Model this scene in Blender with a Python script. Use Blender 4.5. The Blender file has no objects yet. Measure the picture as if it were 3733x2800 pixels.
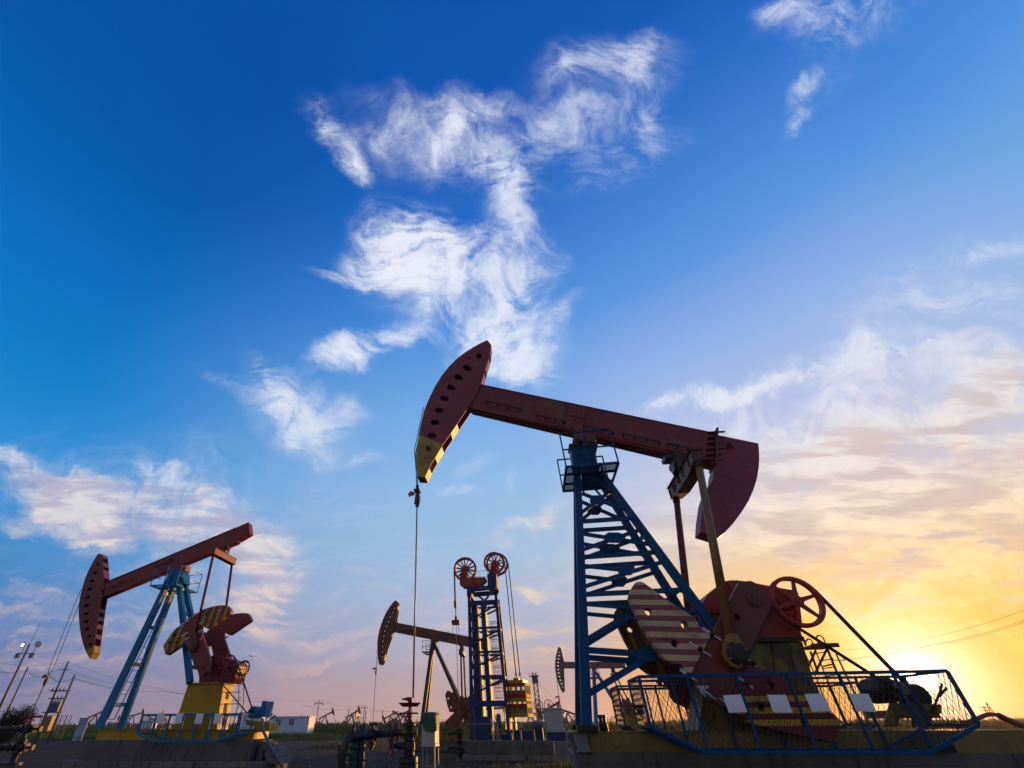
import bpy, math, random
from mathutils import Vector, Matrix
from mathutils.geometry import tessellate_polygon
random.seed(7)
PI = math.pi
C = bpy.context.scene.collection

# ------------------------------------------------------------------ camera
FPX, PPX, PPY, CAMH = 1631.0, 1585.0, 1400.0, 1.38
TH = math.atan(1240/FPX); RHO = math.atan(.0056)
Fv = Vector((0, math.cos(TH), math.sin(TH)))
U0 = Vector((0, -math.sin(TH), math.cos(TH))); X0 = Vector((1, 0, 0))
Uv = U0*math.cos(RHO)+X0*math.sin(RHO)
Rv = X0*math.cos(RHO)-U0*math.sin(RHO)
cam = bpy.data.cameras.new('camera'); camo = bpy.data.objects.new('camera', cam); C.objects.link(camo)
M = Matrix((Rv, Uv, -Fv)).transposed().to_4x4(); M.translation = (0, 0, CAMH)
camo.matrix_world = M
cam.sensor_width = 36; cam.lens = FPX/3733*36; cam.shift_x = (1866.5-PPX)/3733
cam.clip_start = .05; cam.clip_end = 6000
sc = bpy.context.scene
sc.camera = camo
sc.view_settings.view_transform = 'Standard'; sc.view_settings.look = 'None'
sc.view_settings.exposure = 0; sc.view_settings.gamma = 1
sc.render.resolution_x = 1024; sc.render.resolution_y = 768

# ------------------------------------------------------------------ sun and sky
AZ, EL = math.radians(42.1), math.radians(2.74)
SD = Vector((math.sin(AZ)*math.cos(EL), math.cos(AZ)*math.cos(EL), math.sin(EL)))
sun = bpy.data.lights.new('sun', 'SUN'); suno = bpy.data.objects.new('sun', sun); C.objects.link(suno)
sun.energy = 3.8; sun.angle = math.radians(.55); sun.color = (1, .47, .11)
suno.rotation_euler = SD.to_track_quat('Z', 'Y').to_euler(); suno.location = (60, 60, 30)


def lin(c):
    return tuple(((x/255)/12.92 if x/255 <= .04045 else ((x/255+.055)/1.055)**2.4) for x in c)


world = bpy.data.worlds.new('World'); sc.world = world; world.use_nodes = True
nt = world.node_tree; nt.nodes.clear()


class NB:
    """small helper that writes node maths"""
    def __init__(s, nt): s.nt = nt

    def new(s, t, **k):
        n = s.nt.nodes.new(t)
        for a, b in k.items(): setattr(n, a, b)
        return n

    def put(s, sock, v):
        if isinstance(v, bpy.types.NodeSocket): s.nt.links.new(v, sock)
        elif v is not None: sock.default_value = v

    def m(s, op, a, b=None, c=None, clamp=False):
        n = s.new('ShaderNodeMath', operation=op, use_clamp=clamp)
        for i, v in enumerate((a, b, c)): s.put(n.inputs[i], v)
        return n.outputs[0]

    def vm(s, op, a, b=None, scale=None):
        n = s.new('ShaderNodeVectorMath', operation=op)
        s.put(n.inputs[0], a); s.put(n.inputs[1], b)
        if scale is not None: s.put(n.inputs['Scale'], scale)
        return n.outputs['Value'] if op in ('DOT_PRODUCT', 'LENGTH', 'DISTANCE') else n.outputs[0]

    def sm(s, v, a, b, lo=0., hi=1., kind='SMOOTHSTEP'):
        n = s.new('ShaderNodeMapRange', interpolation_type=kind)
        s.put(n.inputs[0], v); n.inputs[1].default_value = a; n.inputs[2].default_value = b
        n.inputs[3].default_value = lo; n.inputs[4].default_value = hi
        return n.outputs[0]

    def mix(s, f, a, b, mode='MIX'):
        n = s.new('ShaderNodeMix', data_type='RGBA', blend_type=mode)
        s.put(n.inputs[0], f)
        for i, v in ((6, a), (7, b)):
            if isinstance(v, tuple) and len(v) == 3: v = (*v, 1)
            s.put(n.inputs[i], v)
        return n.outputs[2]

    def noise(s, vec, scale, detail=5, rough=.55, dist=0., col=False, dim='3D'):
        n = s.new('ShaderNodeTexNoise', noise_dimensions=dim)
        s.put(n.inputs['Vector'], vec); s.put(n.inputs['Scale'], scale)
        n.inputs['Detail'].default_value = detail; n.inputs['Roughness'].default_value = rough
        n.inputs['Distortion'].default_value = dist
        return n.outputs['Color' if col else 'Fac']

    def ramp(s, f, stops):
        n = s.new('ShaderNodeValToRGB'); e = n.color_ramp.elements
        while len(e) < len(stops): e.new(.5)
        for i, (p, c) in enumerate(stops): e[i].position = p; e[i].color = (*c, 1) if len(c) == 3 else c
        s.put(n.inputs[0], f); return n.outputs[0]

    def mapping(s, vec, loc=(0, 0, 0), rot=(0, 0, 0), sca=(1, 1, 1), kind='POINT'):
        n = s.new('ShaderNodeMapping', vector_type=kind)
        s.put(n.inputs[0], vec); n.inputs[1].default_value = loc; n.inputs[2].default_value = rot; n.inputs[3].default_value = sca
        return n.outputs[0]


n = NB(nt)
tc = n.new('ShaderNodeTexCoord').outputs['Generated']
D = n.vm('NORMALIZE', tc)
sep = n.new('ShaderNodeSeparateXYZ'); n.put(sep.inputs[0], D)
z = sep.outputs[2]
elev = n.m('MULTIPLY', n.m('ARCSINE', n.m('MAXIMUM', z, 0.0)), 2/PI)      # 0..1 over 90 degrees
flat = n.vm('NORMALIZE', n.vm('MULTIPLY', D, (1, 1, 0)))
hz = n.vm('DOT_PRODUCT', flat, (math.sin(AZ), math.cos(AZ), 0))
cs = n.vm('DOT_PRODUCT', D, tuple(SD))


def rp(*st): return n.ramp(elev, [(e/90, lin(c)) for e, c in st])


rA = rp((0, (122, 122, 160)), (3.6, (98, 120, 168)), (8.5, (76, 130, 190)), (15, (58, 142, 208)), (21, (38, 142, 212)), (29, (6, 126, 204)), (40, (2, 108, 192)), (52, (1, 86, 170)), (66, (1, 80, 164)), (78, (2, 82, 170)))
rB = rp((0, (198, 160, 148)), (3, (186, 160, 166)), (6.7, (172, 172, 194)), (11, (168, 184, 212)), (16, (158, 190, 222)), (24, (142, 187, 231)), (33, (118, 172, 230)), (44, (70, 142, 220)), (56, (28, 108, 200)), (66, (6, 88, 180)), (78, (2, 82, 172)))
rC = rp((0, (238, 142, 24)), (2.5, (248, 172, 26)), (7, (250, 190, 72)), (12, (232, 200, 156)), (18, (200, 202, 218)), (26, (172, 192, 230)), (35, (138, 176, 232)), (44, (86, 148, 222)), (58, (38, 112, 200)), (66, (8, 90, 182)), (78, (2, 82, 172)))
rD = rp((0, (165, 148, 140)), (6, (175, 158, 152)), (15, (172, 160, 158)), (30, (152, 152, 162)), (50, (100, 125, 165)), (78, (4, 84, 172)))
base = n.mix(n.sm(hz, .0, .84), rA, rB)
base = n.mix(n.sm(hz, .87, 1.0), base, rC)
base = n.mix(n.sm(hz, -.42, -.68), base, rD)

# direction written on a plane that touches the sky dome (fixed to the world): x, y in thousandths
dF = n.vm('DOT_PRODUCT', D, tuple(Fv)); dFm = n.m('MAXIMUM', dF, .05)
cu = n.m('MULTIPLY_ADD', n.m('DIVIDE', n.vm('DOT_PRODUCT', D, tuple(Rv)), dFm), 1.631, 1.585)
cv = n.m('MULTIPLY_ADD', n.m('DIVIDE', n.vm('DOT_PRODUCT', D, tuple(Uv)), dFm), -1.631, 1.400)
comb = n.new('ShaderNodeCombineXYZ'); n.put(comb.inputs[0], cu); n.put(comb.inputs[1], cv)
P = comb.outputs[0]
w1 = n.vm('SCALE', n.vm('SUBTRACT', n.noise(P, 1.7, 2, .5, col=True), (.5, .5, .5)), scale=.30)
w2 = n.vm('SCALE', n.vm('SUBTRACT', n.noise(P, 6.0, 5, .6, col=True), (.5, .5, .5)), scale=.15)
Pw = n.vm('ADD', P, n.vm('ADD', w1, w2))
# cx, cy, rx, ry, angle, strength  (overview units, 2212 wide)
CL = [
 (1325, 120, 112, 46, -15, 0.77), (1400, 165, 62, 94, 15, 0.31), (1245, 165, 78, 17, -35, 0.36), (1395, 120, 22, 66, 0, 0.36),
 (1425, 235, 29, 77, 12, 0.87), (1365, 320, 106, 44, -28, 0.83), (1250, 275, 151, 46, -12, 0.63), (1215, 255, 56, 24, -25, 0.51),
 (975, 275, 67, 38, -30, 0.87), (905, 265, 101, 29, -12, 0.63), (1060, 235, 90, 29, 8, 0.57), (990, 320, 190, 55, 12, 0.43), (1080, 350, 101, 44, 30, 0.62), (1120, 400, 50, 77, 0, 0.63), (1100, 455, 67, 55, 0, 0.40),
 (690, 262, 67, 29, 50, 0.43), (735, 325, 84, 29, 46, 0.62), (768, 362, 39, 27, 40, 0.62), (820, 230, 101, 28, 10, 0.16),
 (875, 510, 79, 67, 20, 1.79), (850, 575, 77, 43, 0, 1.56), (960, 560, 132, 71, 12, 1.64), (1060, 560, 99, 65, 25, 1.25), (1150, 570, 50, 113, 0, 0.78), (960, 640, 121, 65, 10, 0.86), (1040, 660, 66, 54, 0, 1.09), (1095, 670, 77, 56, 0, 1.95), (1110, 735, 105, 65, 0, 1.25), (1060, 740, 82, 54, 0, 1.33), (1230, 660, 44, 28, -40, 0.62), (760, 605, 66, 13, 5, 0.47), (1130, 790, 66, 54, 0, 0.47),
 (820, 735, 82, 24, -14, 1.33), (740, 775, 80, 26, -20, 1.08), (900, 720, 66, 26, -20, 0.31),
 (610, 870, 62, 48, 35, 0.90), (655, 940, 95, 46, 20, 0.90), (720, 900, 50, 40, 0, 0.48), (500, 850, 70, 20, 25, 0.30), (560, 810, 26, 40, -30, 0.42), (790, 985, 40, 14, -10, 0.42),
 (60, 1035, 170, 34, 18, 0.97), (160, 1085, 190, 46, 18, 1.45), (260, 1130, 130, 46, 12, 1.13), (370, 1130, 210, 53, 6, 0.89), (345, 1045, 60, 28, 10, 1.05), (440, 1090, 130, 21, 5, 0.72), (20, 1120, 50, 23, 10, 0.64),
 (560, 1190, 95, 57, 20, 1.21), (585, 1250, 62, 64, 0, 1.53), (570, 1320, 55, 57, -10, 1.45), (470, 1330, 120, 69, 0, 0.56), (540, 1385, 110, 34, 0, 0.64),
 (95, 1270, 90, 15, -4, 0.51), (50, 1295, 90, 14, 0, 0.51), (170, 1315, 45, 9, 0, 0.37), (60, 1340, 190, 30, 2, 0.51), (270, 1335, 60, 16, 0, 0.51), (180, 1290, 70, 14, 0, 0.37), (60, 1395, 190, 34, 0, 0.40), (200, 1415, 120, 30, 0, 0.33),
 (1820, 25, 146, 57, -4, 0.74), (1700, 10, 67, 29, 0, 0.41), (1758, 182, 54, 20, -48, 0.77), (1742, 255, 40, 17, -40, 0.51), (1790, 130, 78, 77, 0, 0.16),
 (1580, 865, 150, 18, -10, 1.51), (1700, 835, 150, 20, -14, 1.56), (1480, 885, 90, 15, -6, 1.13), (1860, 790, 170, 32, -8, 1.12), (2040, 790, 170, 50, 8, 1.23), (2120, 655, 190, 26, -10, 0.60), (2060, 560, 190, 30, -16, 0.26), (2190, 540, 110, 26, -20, 0.48), (2190, 710, 60, 12, 10, 0.48),
 (1900, 870, 260, 52, -10, 1.05), (2150, 860, 150, 38, -22, 1.13), (1700, 960, 240, 45, -8, 1.05), (1830, 950, 150, 22, -16, 1.24), (2000, 1000, 380, 112, -10, 0.95), (1950, 1090, 430, 75, -8, 1.42), (1760, 1130, 260, 45, -6, 1.13), (2120, 1160, 230, 62, -6, 1.51), (1690, 1170, 190, 28, -8, 1.05), (2050, 1250, 330, 50, -4, 1.24), (1850, 1300, 260, 38, -4, 0.76), (2120, 1350, 220, 38, 0, 0.95),
 (1115, 1155, 52, 17, -26, 0.96), (1210, 1120, 60, 26, -38, 0.84), (1190, 1235, 70, 16, -14, 0.72), (1140, 1260, 60, 14, -10, 0.48), (985, 1085, 50, 12, 10, 0.48), (1020, 1020, 50, 26, -40, 0.30), (1100, 1070, 40, 16, -50, 0.36), (1380, 1150, 200, 40, -20, 0.48),
 (1180, 1345, 160, 22, -4, 0.60), (1120, 1400, 200, 26, -3, 0.54), (880, 1380, 90, 14, 0, 0.54), (730, 1400, 90, 16, -4, 0.72), (700, 1450, 120, 12, 3, 0.48), (660, 1300, 60, 23, 10, 0.48), (930, 1440, 200, 14, 0, 0.42), (1300, 1430, 200, 20, 0, 0.42), (900, 1330, 70, 14, 10, 0.36),
 (1080, 870, 90, 60, 0, 0.07),
 (1850, 1000, 520, 130, -10, 0.42), (2000, 1200, 480, 130, -4, 0.42), (1650, 880, 380, 40, -8, 0.42), (2050, 640, 260, 60, -12, 0.30), (400, 1080, 420, 110, 8, 0.30), (1000, 330, 230, 83, 8, 0.20), (1300, 230, 130, 101, 0, 0.20),
]
K = 1.6877/1000
dens = None
Pk = Pw
for ci, (cx, cy, rx, ry, an, st) in enumerate(CL):
    if ci % 5 == 4:              # keeps the evaluation order short
        nd = n.new('ShaderNodeVectorMath', operation='MULTIPLY_ADD'); n.put(nd.inputs[0], dens); nd.inputs[1].default_value = (1e-7,)*3; n.put(nd.inputs[2], Pw); Pk = nd.outputs[0]
    q = n.mapping(Pk, (cx*K, cy*K, 0), (0, 0, math.radians(an)), (rx*K*1.25, ry*K*1.25, 1), 'TEXTURE')
    r = n.sm(n.vm('LENGTH', q), 1.35, 0., 0., st)
    dens = r if dens is None else n.m('ADD', dens, r)
dens = n.m('MULTIPLY', dens, n.sm(dF, .1, .3))
# filaments: soft body, torn by gaps, combed by fine threads that turn with the warped plane
Pf = n.vm('ADD', P, n.vm('ADD', n.vm('SCALE', w1, scale=2.6), n.vm('SCALE', w2, scale=.9)))
body = n.noise(Pf, 4.6, 8, .60)
thread = n.noise(n.mapping(Pf, (3, 1, 0), (0, 0, .6), (1, 3.0, 1)), 11.0, 6, .62)
gaps = n.noise(P, 3.1, 4, .55)
low = n.noise(n.mapping(Pw, (5, 0, 0), (0, 0, 0), (1, 4.0, 1)), 5.0, 6, .6)
lowm = n.sm(elev, .27, .10)
hi = n.m('ADD', n.m('MULTIPLY', body, .62), n.m('MULTIPLY', thread, .38))
lo_ = n.m('ADD', n.m('MULTIPLY', body, .35), n.m('MULTIPLY', low, .65))
tex = n.m('ADD', n.m('MULTIPLY', hi, n.m('SUBTRACT', 1., lowm)), n.m('MULTIPLY', lo_, lowm))
tx = n.sm(tex, .36, .72, .0, 1.0, 'LINEAR')
gp = n.sm(gaps, .30, .62, .35, 1.15)
al = n.m('MULTIPLY', n.m('POWER', n.m('MULTIPLY', dens, gp), 1.35), n.m('MULTIPLY_ADD', n.m('POWER', tx, 1.7), 3.6, .05))
al = n.m('MULTIPLY', n.m('SUBTRACT', 1., n.m('EXPONENT', n.m('MULTIPLY', al, -1.0))), .93)
# faint cover toward the sun, low down
gen = n.m('MULTIPLY', n.sm(low, .46, .66), n.m('MULTIPLY', n.sm(elev, .28, .12), .20))
al = n.m('MINIMUM', n.m('ADD', al, gen), .96)
cW = n.ramp(elev, [(0, lin((196, 160, 158))), (.05, lin((206, 174, 172))), (.10, lin((224, 200, 192))), (.16, lin((232, 216, 210))), (.25, lin((228, 230, 240))), (.45, lin((240, 244, 252)))])
cS = n.ramp(elev, [(0, lin((255, 165, 30))), (.05, lin((255, 198, 75))), (.10, lin((252, 220, 150))), (.17, lin((244, 228, 206))), (.28, lin((224, 230, 242))), (.45, lin((225, 232, 248)))])
cc = n.mix(n.sm(hz, .72, .99), cW, cS)
# undersides of the low cloud bank are duller
shade = n.sm(n.noise(n.mapping(P, (2, 7, 0), (0, 0, -.15), (1, 5.0, 1)), 2.9, 5, .55, .2), .42, .60)
cc = n.mix(n.m('MULTIPLY', n.m('MULTIPLY', shade, n.sm(elev, .05, .13, 0., .85)), n.sm(elev, .33, .2)), cc, n.mix(n.sm(hz, .6, .95), lin((176, 172, 198)), lin((196, 180, 180))))
col = n.mix(al, base, cc)
# aureole round the sun
ang = n.m('ARCCOSINE', n.m('MINIMUM', cs, 1.))
g1 = n.m('EXPONENT', n.m('MULTIPLY', ang, -1/.036))
g2 = n.m('EXPONENT', n.m('MULTIPLY', ang, -1/.30))
disc = n.sm(ang, .017, .011)
glow = n.vm('ADD', n.vm('SCALE', (2.8, 2.3, 2.0), scale=g1), n.vm('SCALE', (.14, .045, .0), scale=g2))
glow = n.vm('ADD', glow, n.vm('SCALE', (10., 8., 4.), scale=disc))
col = n.mix(1., col, glow, 'ADD')
# the physical sky adds a little of its own light
ns = n.new('ShaderNodeTexSky', sky_type='NISHITA', sun_disc=False, sun_elevation=EL, sun_rotation=AZ)
skym = n.vm('SCALE', ns.outputs[0], scale=.05)
below = n.sm(z, -.01, -.06)
col = n.mix(below, col, (.06, .05, .045))
b1 = n.new('ShaderNodeBackground'); n.put(b1.inputs[0], col); b1.inputs[1].default_value = 1.
b2 = n.new('ShaderNodeBackground'); n.put(b2.inputs[0], skym); b2.inputs[1].default_value = .06
ad = n.new('ShaderNodeAddShader'); n.put(ad.inputs[0], b1.outputs[0]); n.put(ad.inputs[1], b2.outputs[0])
wo = n.new('ShaderNodeOutputWorld'); n.put(wo.inputs[0], ad.outputs[0])
world.cycles.sampling_method = 'MANUAL'; world.cycles.sample_map_resolution = 1024


# ------------------------------------------------------------------ places
class Frame:
    """ground frame of a machine: u along its length, v across it (away from the viewer), z up"""
    def __init__(s, x, y, deg, z0=0.):
        a = math.radians(deg); s.o = Vector((x, y, z0)); s.rz = -a
        s.u = Vector((math.cos(a), -math.sin(a), 0)); s.v = Vector((math.sin(a), math.cos(a), 0))

    def ray(s, px, py):
        return Fv+Rv*((px-PPX)/FPX)+Uv*((PPY-py)/FPX)

    def L(s, px, py, v=0., b=0.):
        d = s.ray(px, py); rel = Vector((0, 0, CAMH))-s.o
        t = (v+b*rel.z-rel.dot(s.v))/(d.dot(s.v)-b*d.z)
        p = rel+d*t
        return Vector((p.dot(s.u), p.dot(s.v), p.z))

    def P(s, pts, v=0.):
        r = []
        for p in pts:
            q = s.L(p[0], p[1], v); r.append((q.x, q.z))
        return r

    def root(s, name, label, cat, group=None):
        o = bpy.data.objects.new(name, None); C.objects.link(o)
        o.location = s.o; o.rotation_euler = (0, 0, s.rz); o.empty_display_size = .3
        o['label'] = label; o['category'] = cat
        if group: o['group'] = group
        return o


def zc(x0, y0, k): return lambda *ps: [(x0+k*x, y0+k*y) for x, y in ps]


Z1 = zc(1400, 1150, .452); Z2 = zc(2000, 1400, .4220); Z3 = zc(2000, 2000, .4821); Z4 = zc(2600, 2050, .4219)
Z5 = zc(3100, 2300, .3014); Z6 = zc(2200, 2350, .31645)
A1 = zc(200, 1850, .3617); A2 = zc(0, 2300, .3014); A3 = zc(250, 2350, .3843); AX = zc(600, 2180, .1929)
T4 = zc(1300, 2100, .3316); T5 = zc(1600, 1980, .3014); T6 = zc(1550, 2400, .27125); T7 = zc(1150, 2500, .22604); T8 = zc(1900, 2300, .2411)
TX = zc(1680, 2200, .1808); TY = zc(1700, 2550, .18083)


class MB:
    def __init__(s): s.v = []; s.f = []; s.smooth = []

    def add(s, vs, fs, sm=False):
        o = len(s.v); s.v += [tuple(v) for v in vs]
        for f in fs: s.f.append(tuple(i+o for i in f)); s.smooth.append(sm)
        return s

    def hexa(s, p):
        return s.add(p, [(0, 3, 2, 1), (4, 5, 6, 7), (0, 1, 5, 4), (1, 2, 6, 5), (2, 3, 7, 6), (3, 0, 4, 7)])

    def box(s, x0, x1, y0, y1, z0, z1):
        return s.hexa([(x0, y0, z0), (x1, y0, z0), (x1, y1, z0), (x0, y1, z0), (x0, y0, z1), (x1, y0, z1), (x1, y1, z1), (x0, y1, z1)])

    def cbox(s, c, d, rz=0.):
        co, si = math.cos(rz), math.sin(rz); ps = []
        for k in (-1, 1):
            for a, b in ((-1, -1), (1, -1), (1, 1), (-1, 1)):
                x, y = a*d[0]/2, b*d[1]/2
                ps.append((c[0]+x*co-y*si, c[1]+x*si+y*co, c[2]+k*d[2]/2))
        return s.hexa(ps)

    def bar(s, p0, p1, w, d, side=(0, 1, 0), w2=None, d2=None):
        p0, p1 = Vector(p0), Vector(p1); ax = (p1-p0).normalized(); sd = Vector(side)
        sd = (sd-ax*sd.dot(ax))
        if sd.length < 1e-4: sd = Vector((1, 0, 0))-ax*ax.x
        sd.normalize(); up = ax.cross(sd).normalized()
        w2 = w if w2 is None else w2; d2 = d if d2 is None else d2
        ps = [p+up*(a*ww/2)+sd*(b*dd/2) for p, ww, dd in ((p0, w, d), (p1, w2, d2)) for a, b in ((-1, -1), (1, -1), (1, 1), (-1, 1))]
        return s.hexa(ps)

    def tube(s, p0, p1, r, n=8, r2=None):
        return s.path([p0, p1], r, n, r2)

    def path(s, pts, r, n=6, r2=None, closed=False):
        pts = [Vector(p) for p in pts]; N = len(pts); vs = []; prev = None
        for i, p in enumerate(pts):
            a = pts[(i-1) % N] if (i > 0 or closed) else p; b = pts[(i+1) % N] if (i < N-1 or closed) else p
            t = (b-a).normalized()
            if prev is None:
                prev = Vector((0, 0, 1)) if abs(t.z) < .9 else Vector((1, 0, 0))
            x = (prev-t*prev.dot(t))
            if x.length < 1e-5: x = Vector((1, 0, 0))
            x.normalize(); y = t.cross(x); prev = x
            rr = r if r2 is None else r+(r2-r)*i/(N-1)
            for k in range(n):
                an = 2*PI*k/n; vs.append(p+x*(rr*math.cos(an))+y*(rr*math.sin(an)))
        fs = []
        for i in range(N if closed else N-1):
            j = (i+1) % N
            for k in range(n):
                l = (k+1) % n; fs.append((i*n+k, i*n+l, j*n+l, j*n+k))
        s.add(vs, fs, n > 4)
        if not closed:
            o = len(s.v)-len(vs)
            s.f.append(tuple(o+k for k in reversed(range(n)))); s.smooth.append(False)
            s.f.append(tuple(o+(N-1)*n+k for k in range(n))); s.smooth.append(False)
        return s

    def prism(s, poly, y0, y1, holes=()):
        loops = [list(poly)]+[list(h) for h in holes]
        tri = tessellate_polygon([[Vector((x, z, 0)) for x, z in l] for l in loops])
        flatp = [p for l in loops for p in l]; N = len(flatp)
        vs = [(x, y0, z) for x, z in flatp]+[(x, y1, z) for x, z in flatp]; fs = []
        for a, b, c in tri:
            A, B, Cc = flatp[a], flatp[b], flatp[c]
            cr = (B[0]-A[0])*(Cc[1]-A[1])-(B[1]-A[1])*(Cc[0]-A[0])
            if abs(cr) < 1e-12: continue
            if cr < 0: a, b, c = c, b, a
            fs.append((a, b, c)); fs.append((c+N, b+N, a+N))
        o = 0
        for li, l in enumerate(loops):
            ar = sum(l[i][0]*l[(i+1) % len(l)][1]-l[(i+1) % len(l)][0]*l[i][1] for i in range(len(l)))
            for i in range(len(l)):
                a = o+i; b = o+(i+1) % len(l)
                q = (a, a+N, b+N, b)
                if (ar < 0) != (li > 0): q = q[::-1]
                fs.append(q)
            o += len(l)
        return s.add(vs, fs)

    def lathe(s, c, axis, prof, n=20, smooth=True):
        c = Vector(c); ax = Vector(axis).normalized()
        x = ax.orthogonal().normalized(); y = ax.cross(x); vs = []; m = len(prof)
        for r, t in prof:
            for k in range(n):
                a = 2*PI*k/n; vs.append(c+ax*t+x*(max(r, 1e-4)*math.cos(a))+y*(max(r, 1e-4)*math.sin(a)))
        fs = [(i*n+k, i*n+(k+1) % n, (i+1)*n+(k+1) % n, (i+1)*n+k) for i in range(m-1) for k in range(n)]
        s.add(vs, fs, False)
        o = len(s.v)-len(vs)
        s.f.append(tuple(o+k for k in reversed(range(n)))); s.smooth.append(False)
        s.f.append(tuple(o+(m-1)*n+k for k in range(n))); s.smooth.append(False)
        return s

    def ring(s, c, axis, R, r, n=40, k=8):
        c = Vector(c); ax = Vector(axis).normalized(); x = ax.orthogonal().normalized(); y = ax.cross(x)
        return s.path([c+x*(R*math.cos(2*PI*i/n))+y*(R*math.sin(2*PI*i/n)) for i in range(n)], r, k, closed=True)

    def build(s, name, mat, parent=None, bev=0., loc=None):
        me = bpy.data.meshes.new(name); me.from_pydata(s.v, [], s.f); me.validate(clean_customdata=False)
        if len(me.polygons) == len(s.smooth): me.polygons.foreach_set('use_smooth', s.smooth)
        me.materials.append(mat); me.update()
        o = bpy.data.objects.new(name, me); C.objects.link(o)
        if parent is not None: o.parent = parent
        if loc is not None: o.location = loc
        if bev:
            b = o.modifiers.new('bevel', 'BEVEL'); b.width = bev; b.segments = 2; b.limit_method = 'ANGLE'; b.angle_limit = .6
        return o


def tag(o, label=None, cat=None, group=None, kind=None):
    if label: o['label'] = label
    if cat: o['category'] = cat
    if group: o['group'] = group
    if kind: o['kind'] = kind
    return o


def copy_tree(o, parent=None):
    c = o.copy(); C.objects.link(c); c.parent = parent
    for ch in [x for x in bpy.data.objects if x.parent == o]: copy_tree(ch, c)
    return c


def circ(c, r, n=16, sx=1., ang=0., tear=0.):
    out = []
    for i in range(n):
        a = 2*PI*i/n; x = r*sx*math.cos(a); y = r*math.sin(a)*(1+tear*math.cos(a))
        out.append((c[0]+x*math.cos(ang)-y*math.sin(ang), c[1]+x*math.sin(ang)+y*math.cos(ang)))
    return out


# ------------------------------------------------------------------ materials
def mat(name):
    m = bpy.data.materials.new(name); m.use_nodes = True; m.node_tree.nodes.clear()
    q = NB(m.node_tree)
    bs = q.new('ShaderNodeBsdfPrincipled'); out = q.new('ShaderNodeOutputMaterial')
    q.put(out.inputs[0], bs.outputs[0]); return m, q, bs


def paint(name, col, under=None, amount=.35, rust=.25, rough=.45, sc_=1., metal=0., bump=.25, second=None, cut=None, stripe=None, dirt=.5, spec=.4):
    """worn paint: base coat, patches of an older coat, rust specks, dirt streaks"""
    m, q, bs = mat(name)
    oc = q.new('ShaderNodeTexCoord').outputs['Object']
    n1 = q.noise(oc, 1.3*sc_, 6, .65); n2 = q.noise(oc, 5.5*sc_, 6, .7)
    st = q.noise(q.mapping(oc, sca=(6, 6, .7)), 2.2*sc_, 5, .6)
    fine = q.noise(oc, 38*sc_, 4, .7)
    base = tuple(col)
    c = base
    if stripe:                       # bands of a second colour along a local direction
        dr, per, off, c2, duty = stripe
        sv = q.m('FRACT', q.m('MULTIPLY_ADD', q.vm('DOT_PRODUCT', oc, tuple(dr)), 1/per, off))
        rng = stripe_range.get(name)
        f = q.m('LESS_THAN', q.m('ADD', sv, q.m('MULTIPLY', q.m('SUBTRACT', fine, .5), .05)), duty)
        if rng:
            k = q.vm('DOT_PRODUCT', oc, tuple(rng[0]))
            f = q.m('MULTIPLY', f, q.m('MULTIPLY', q.m('GREATER_THAN', k, rng[1]), q.m('LESS_THAN', k, rng[2])))
        c = q.mix(f, c, c2)
    if cut:                          # a nose of another colour past a line
        dr, lim = cut
        c = q.mix(q.m('GREATER_THAN', q.vm('DOT_PRODUCT', oc, tuple(dr)), lim), c, second)
    dk = q.mix(1., c, (.55, .5, .5), 'MULTIPLY')
    c = q.mix(q.m('MULTIPLY', q.sm(n1, .38, .72), .38), c, dk)
    if under: c = q.mix(q.m('MULTIPLY', q.sm(n1, .56-.16*amount, .70-.1*amount), min(1, amount*1.1)), c, under)
    rf = q.m('MULTIPLY', q.sm(n2, .60-.05*rust, .72), min(1., rust*1.8))
    c = q.mix(rf, c, (.085, .035, .018))
    c = q.mix(q.m('MULTIPLY', q.sm(st, .48, .72), dirt*.7), c, (.05, .042, .035))
    q.put(bs.inputs['Base Color'], c)
    q.put(bs.inputs['Roughness'], q.m('ADD', q.m('MULTIPLY', n2, .3), rough-.12))
    bs.inputs['Metallic'].default_value = metal; bs.inputs['Specular IOR Level'].default_value = spec
    if bump:
        bp = q.new('ShaderNodeBump'); bp.inputs['Strength'].default_value = bump; bp.inputs['Distance'].default_value = .01
        q.put(bp.inputs['Height'], q.m('ADD', q.m('MULTIPLY', n2, .6), q.m('MULTIPLY', fine, .4))); q.put(bs.inputs['Normal'], bp.outputs[0])
    return m


stripe_range = {}
RED = (.25, .024, .028); YEL = (.44, .265, .006); BLU = (.001, .075, .19)
m_red = paint('red_paint', RED, (.10, .03, .03), .3, .2)
m_redb = paint('red_over_yellow_paint', (.24, .026, .030), (.22, .11, .02), .5, .4, dirt=.7)
m_brown = paint('rusty_red_paint', (.13, .03, .018), (.10, .055, .02), .5, .5)
m_pit = paint('ochre_paint', (.27, .14, .035), (.14, .05, .02), .4, .35)
m_yel = paint('yellow_paint', YEL, (.32, .19, .01), .3, .2, dirt=.25)
m_yelold = paint('oil_stained_yellow_paint', (.30, .19, .015), (.02, .016, .012), .75, .4, dirt=1.2)
m_skid = paint('dull_mustard_paint', (.24, .165, .03), (.15, .10, .02), .35, .3, dirt=.7)
m_blu = paint('blue_paint', BLU, (.001, .06, .16), .4, .10, dirt=.2, spec=.15)
m_blul = paint('light_blue_paint', (.003, .19, .36), (.003, .13, .27), .3, .10, dirt=.2, spec=.15)
m_navy = paint('navy_paint', (.002, .042, .15), (.002, .026, .09), .4, .10, dirt=.2, spec=.2)
m_crim = paint('crimson_paint', (.34, .01, .035), (.15, .01, .02), .3, .15)
m_dark = paint('dark_greasy_steel', (.02, .018, .017), (.03, .02, .015), .4, .4, rough=.35, metal=.3)
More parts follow.
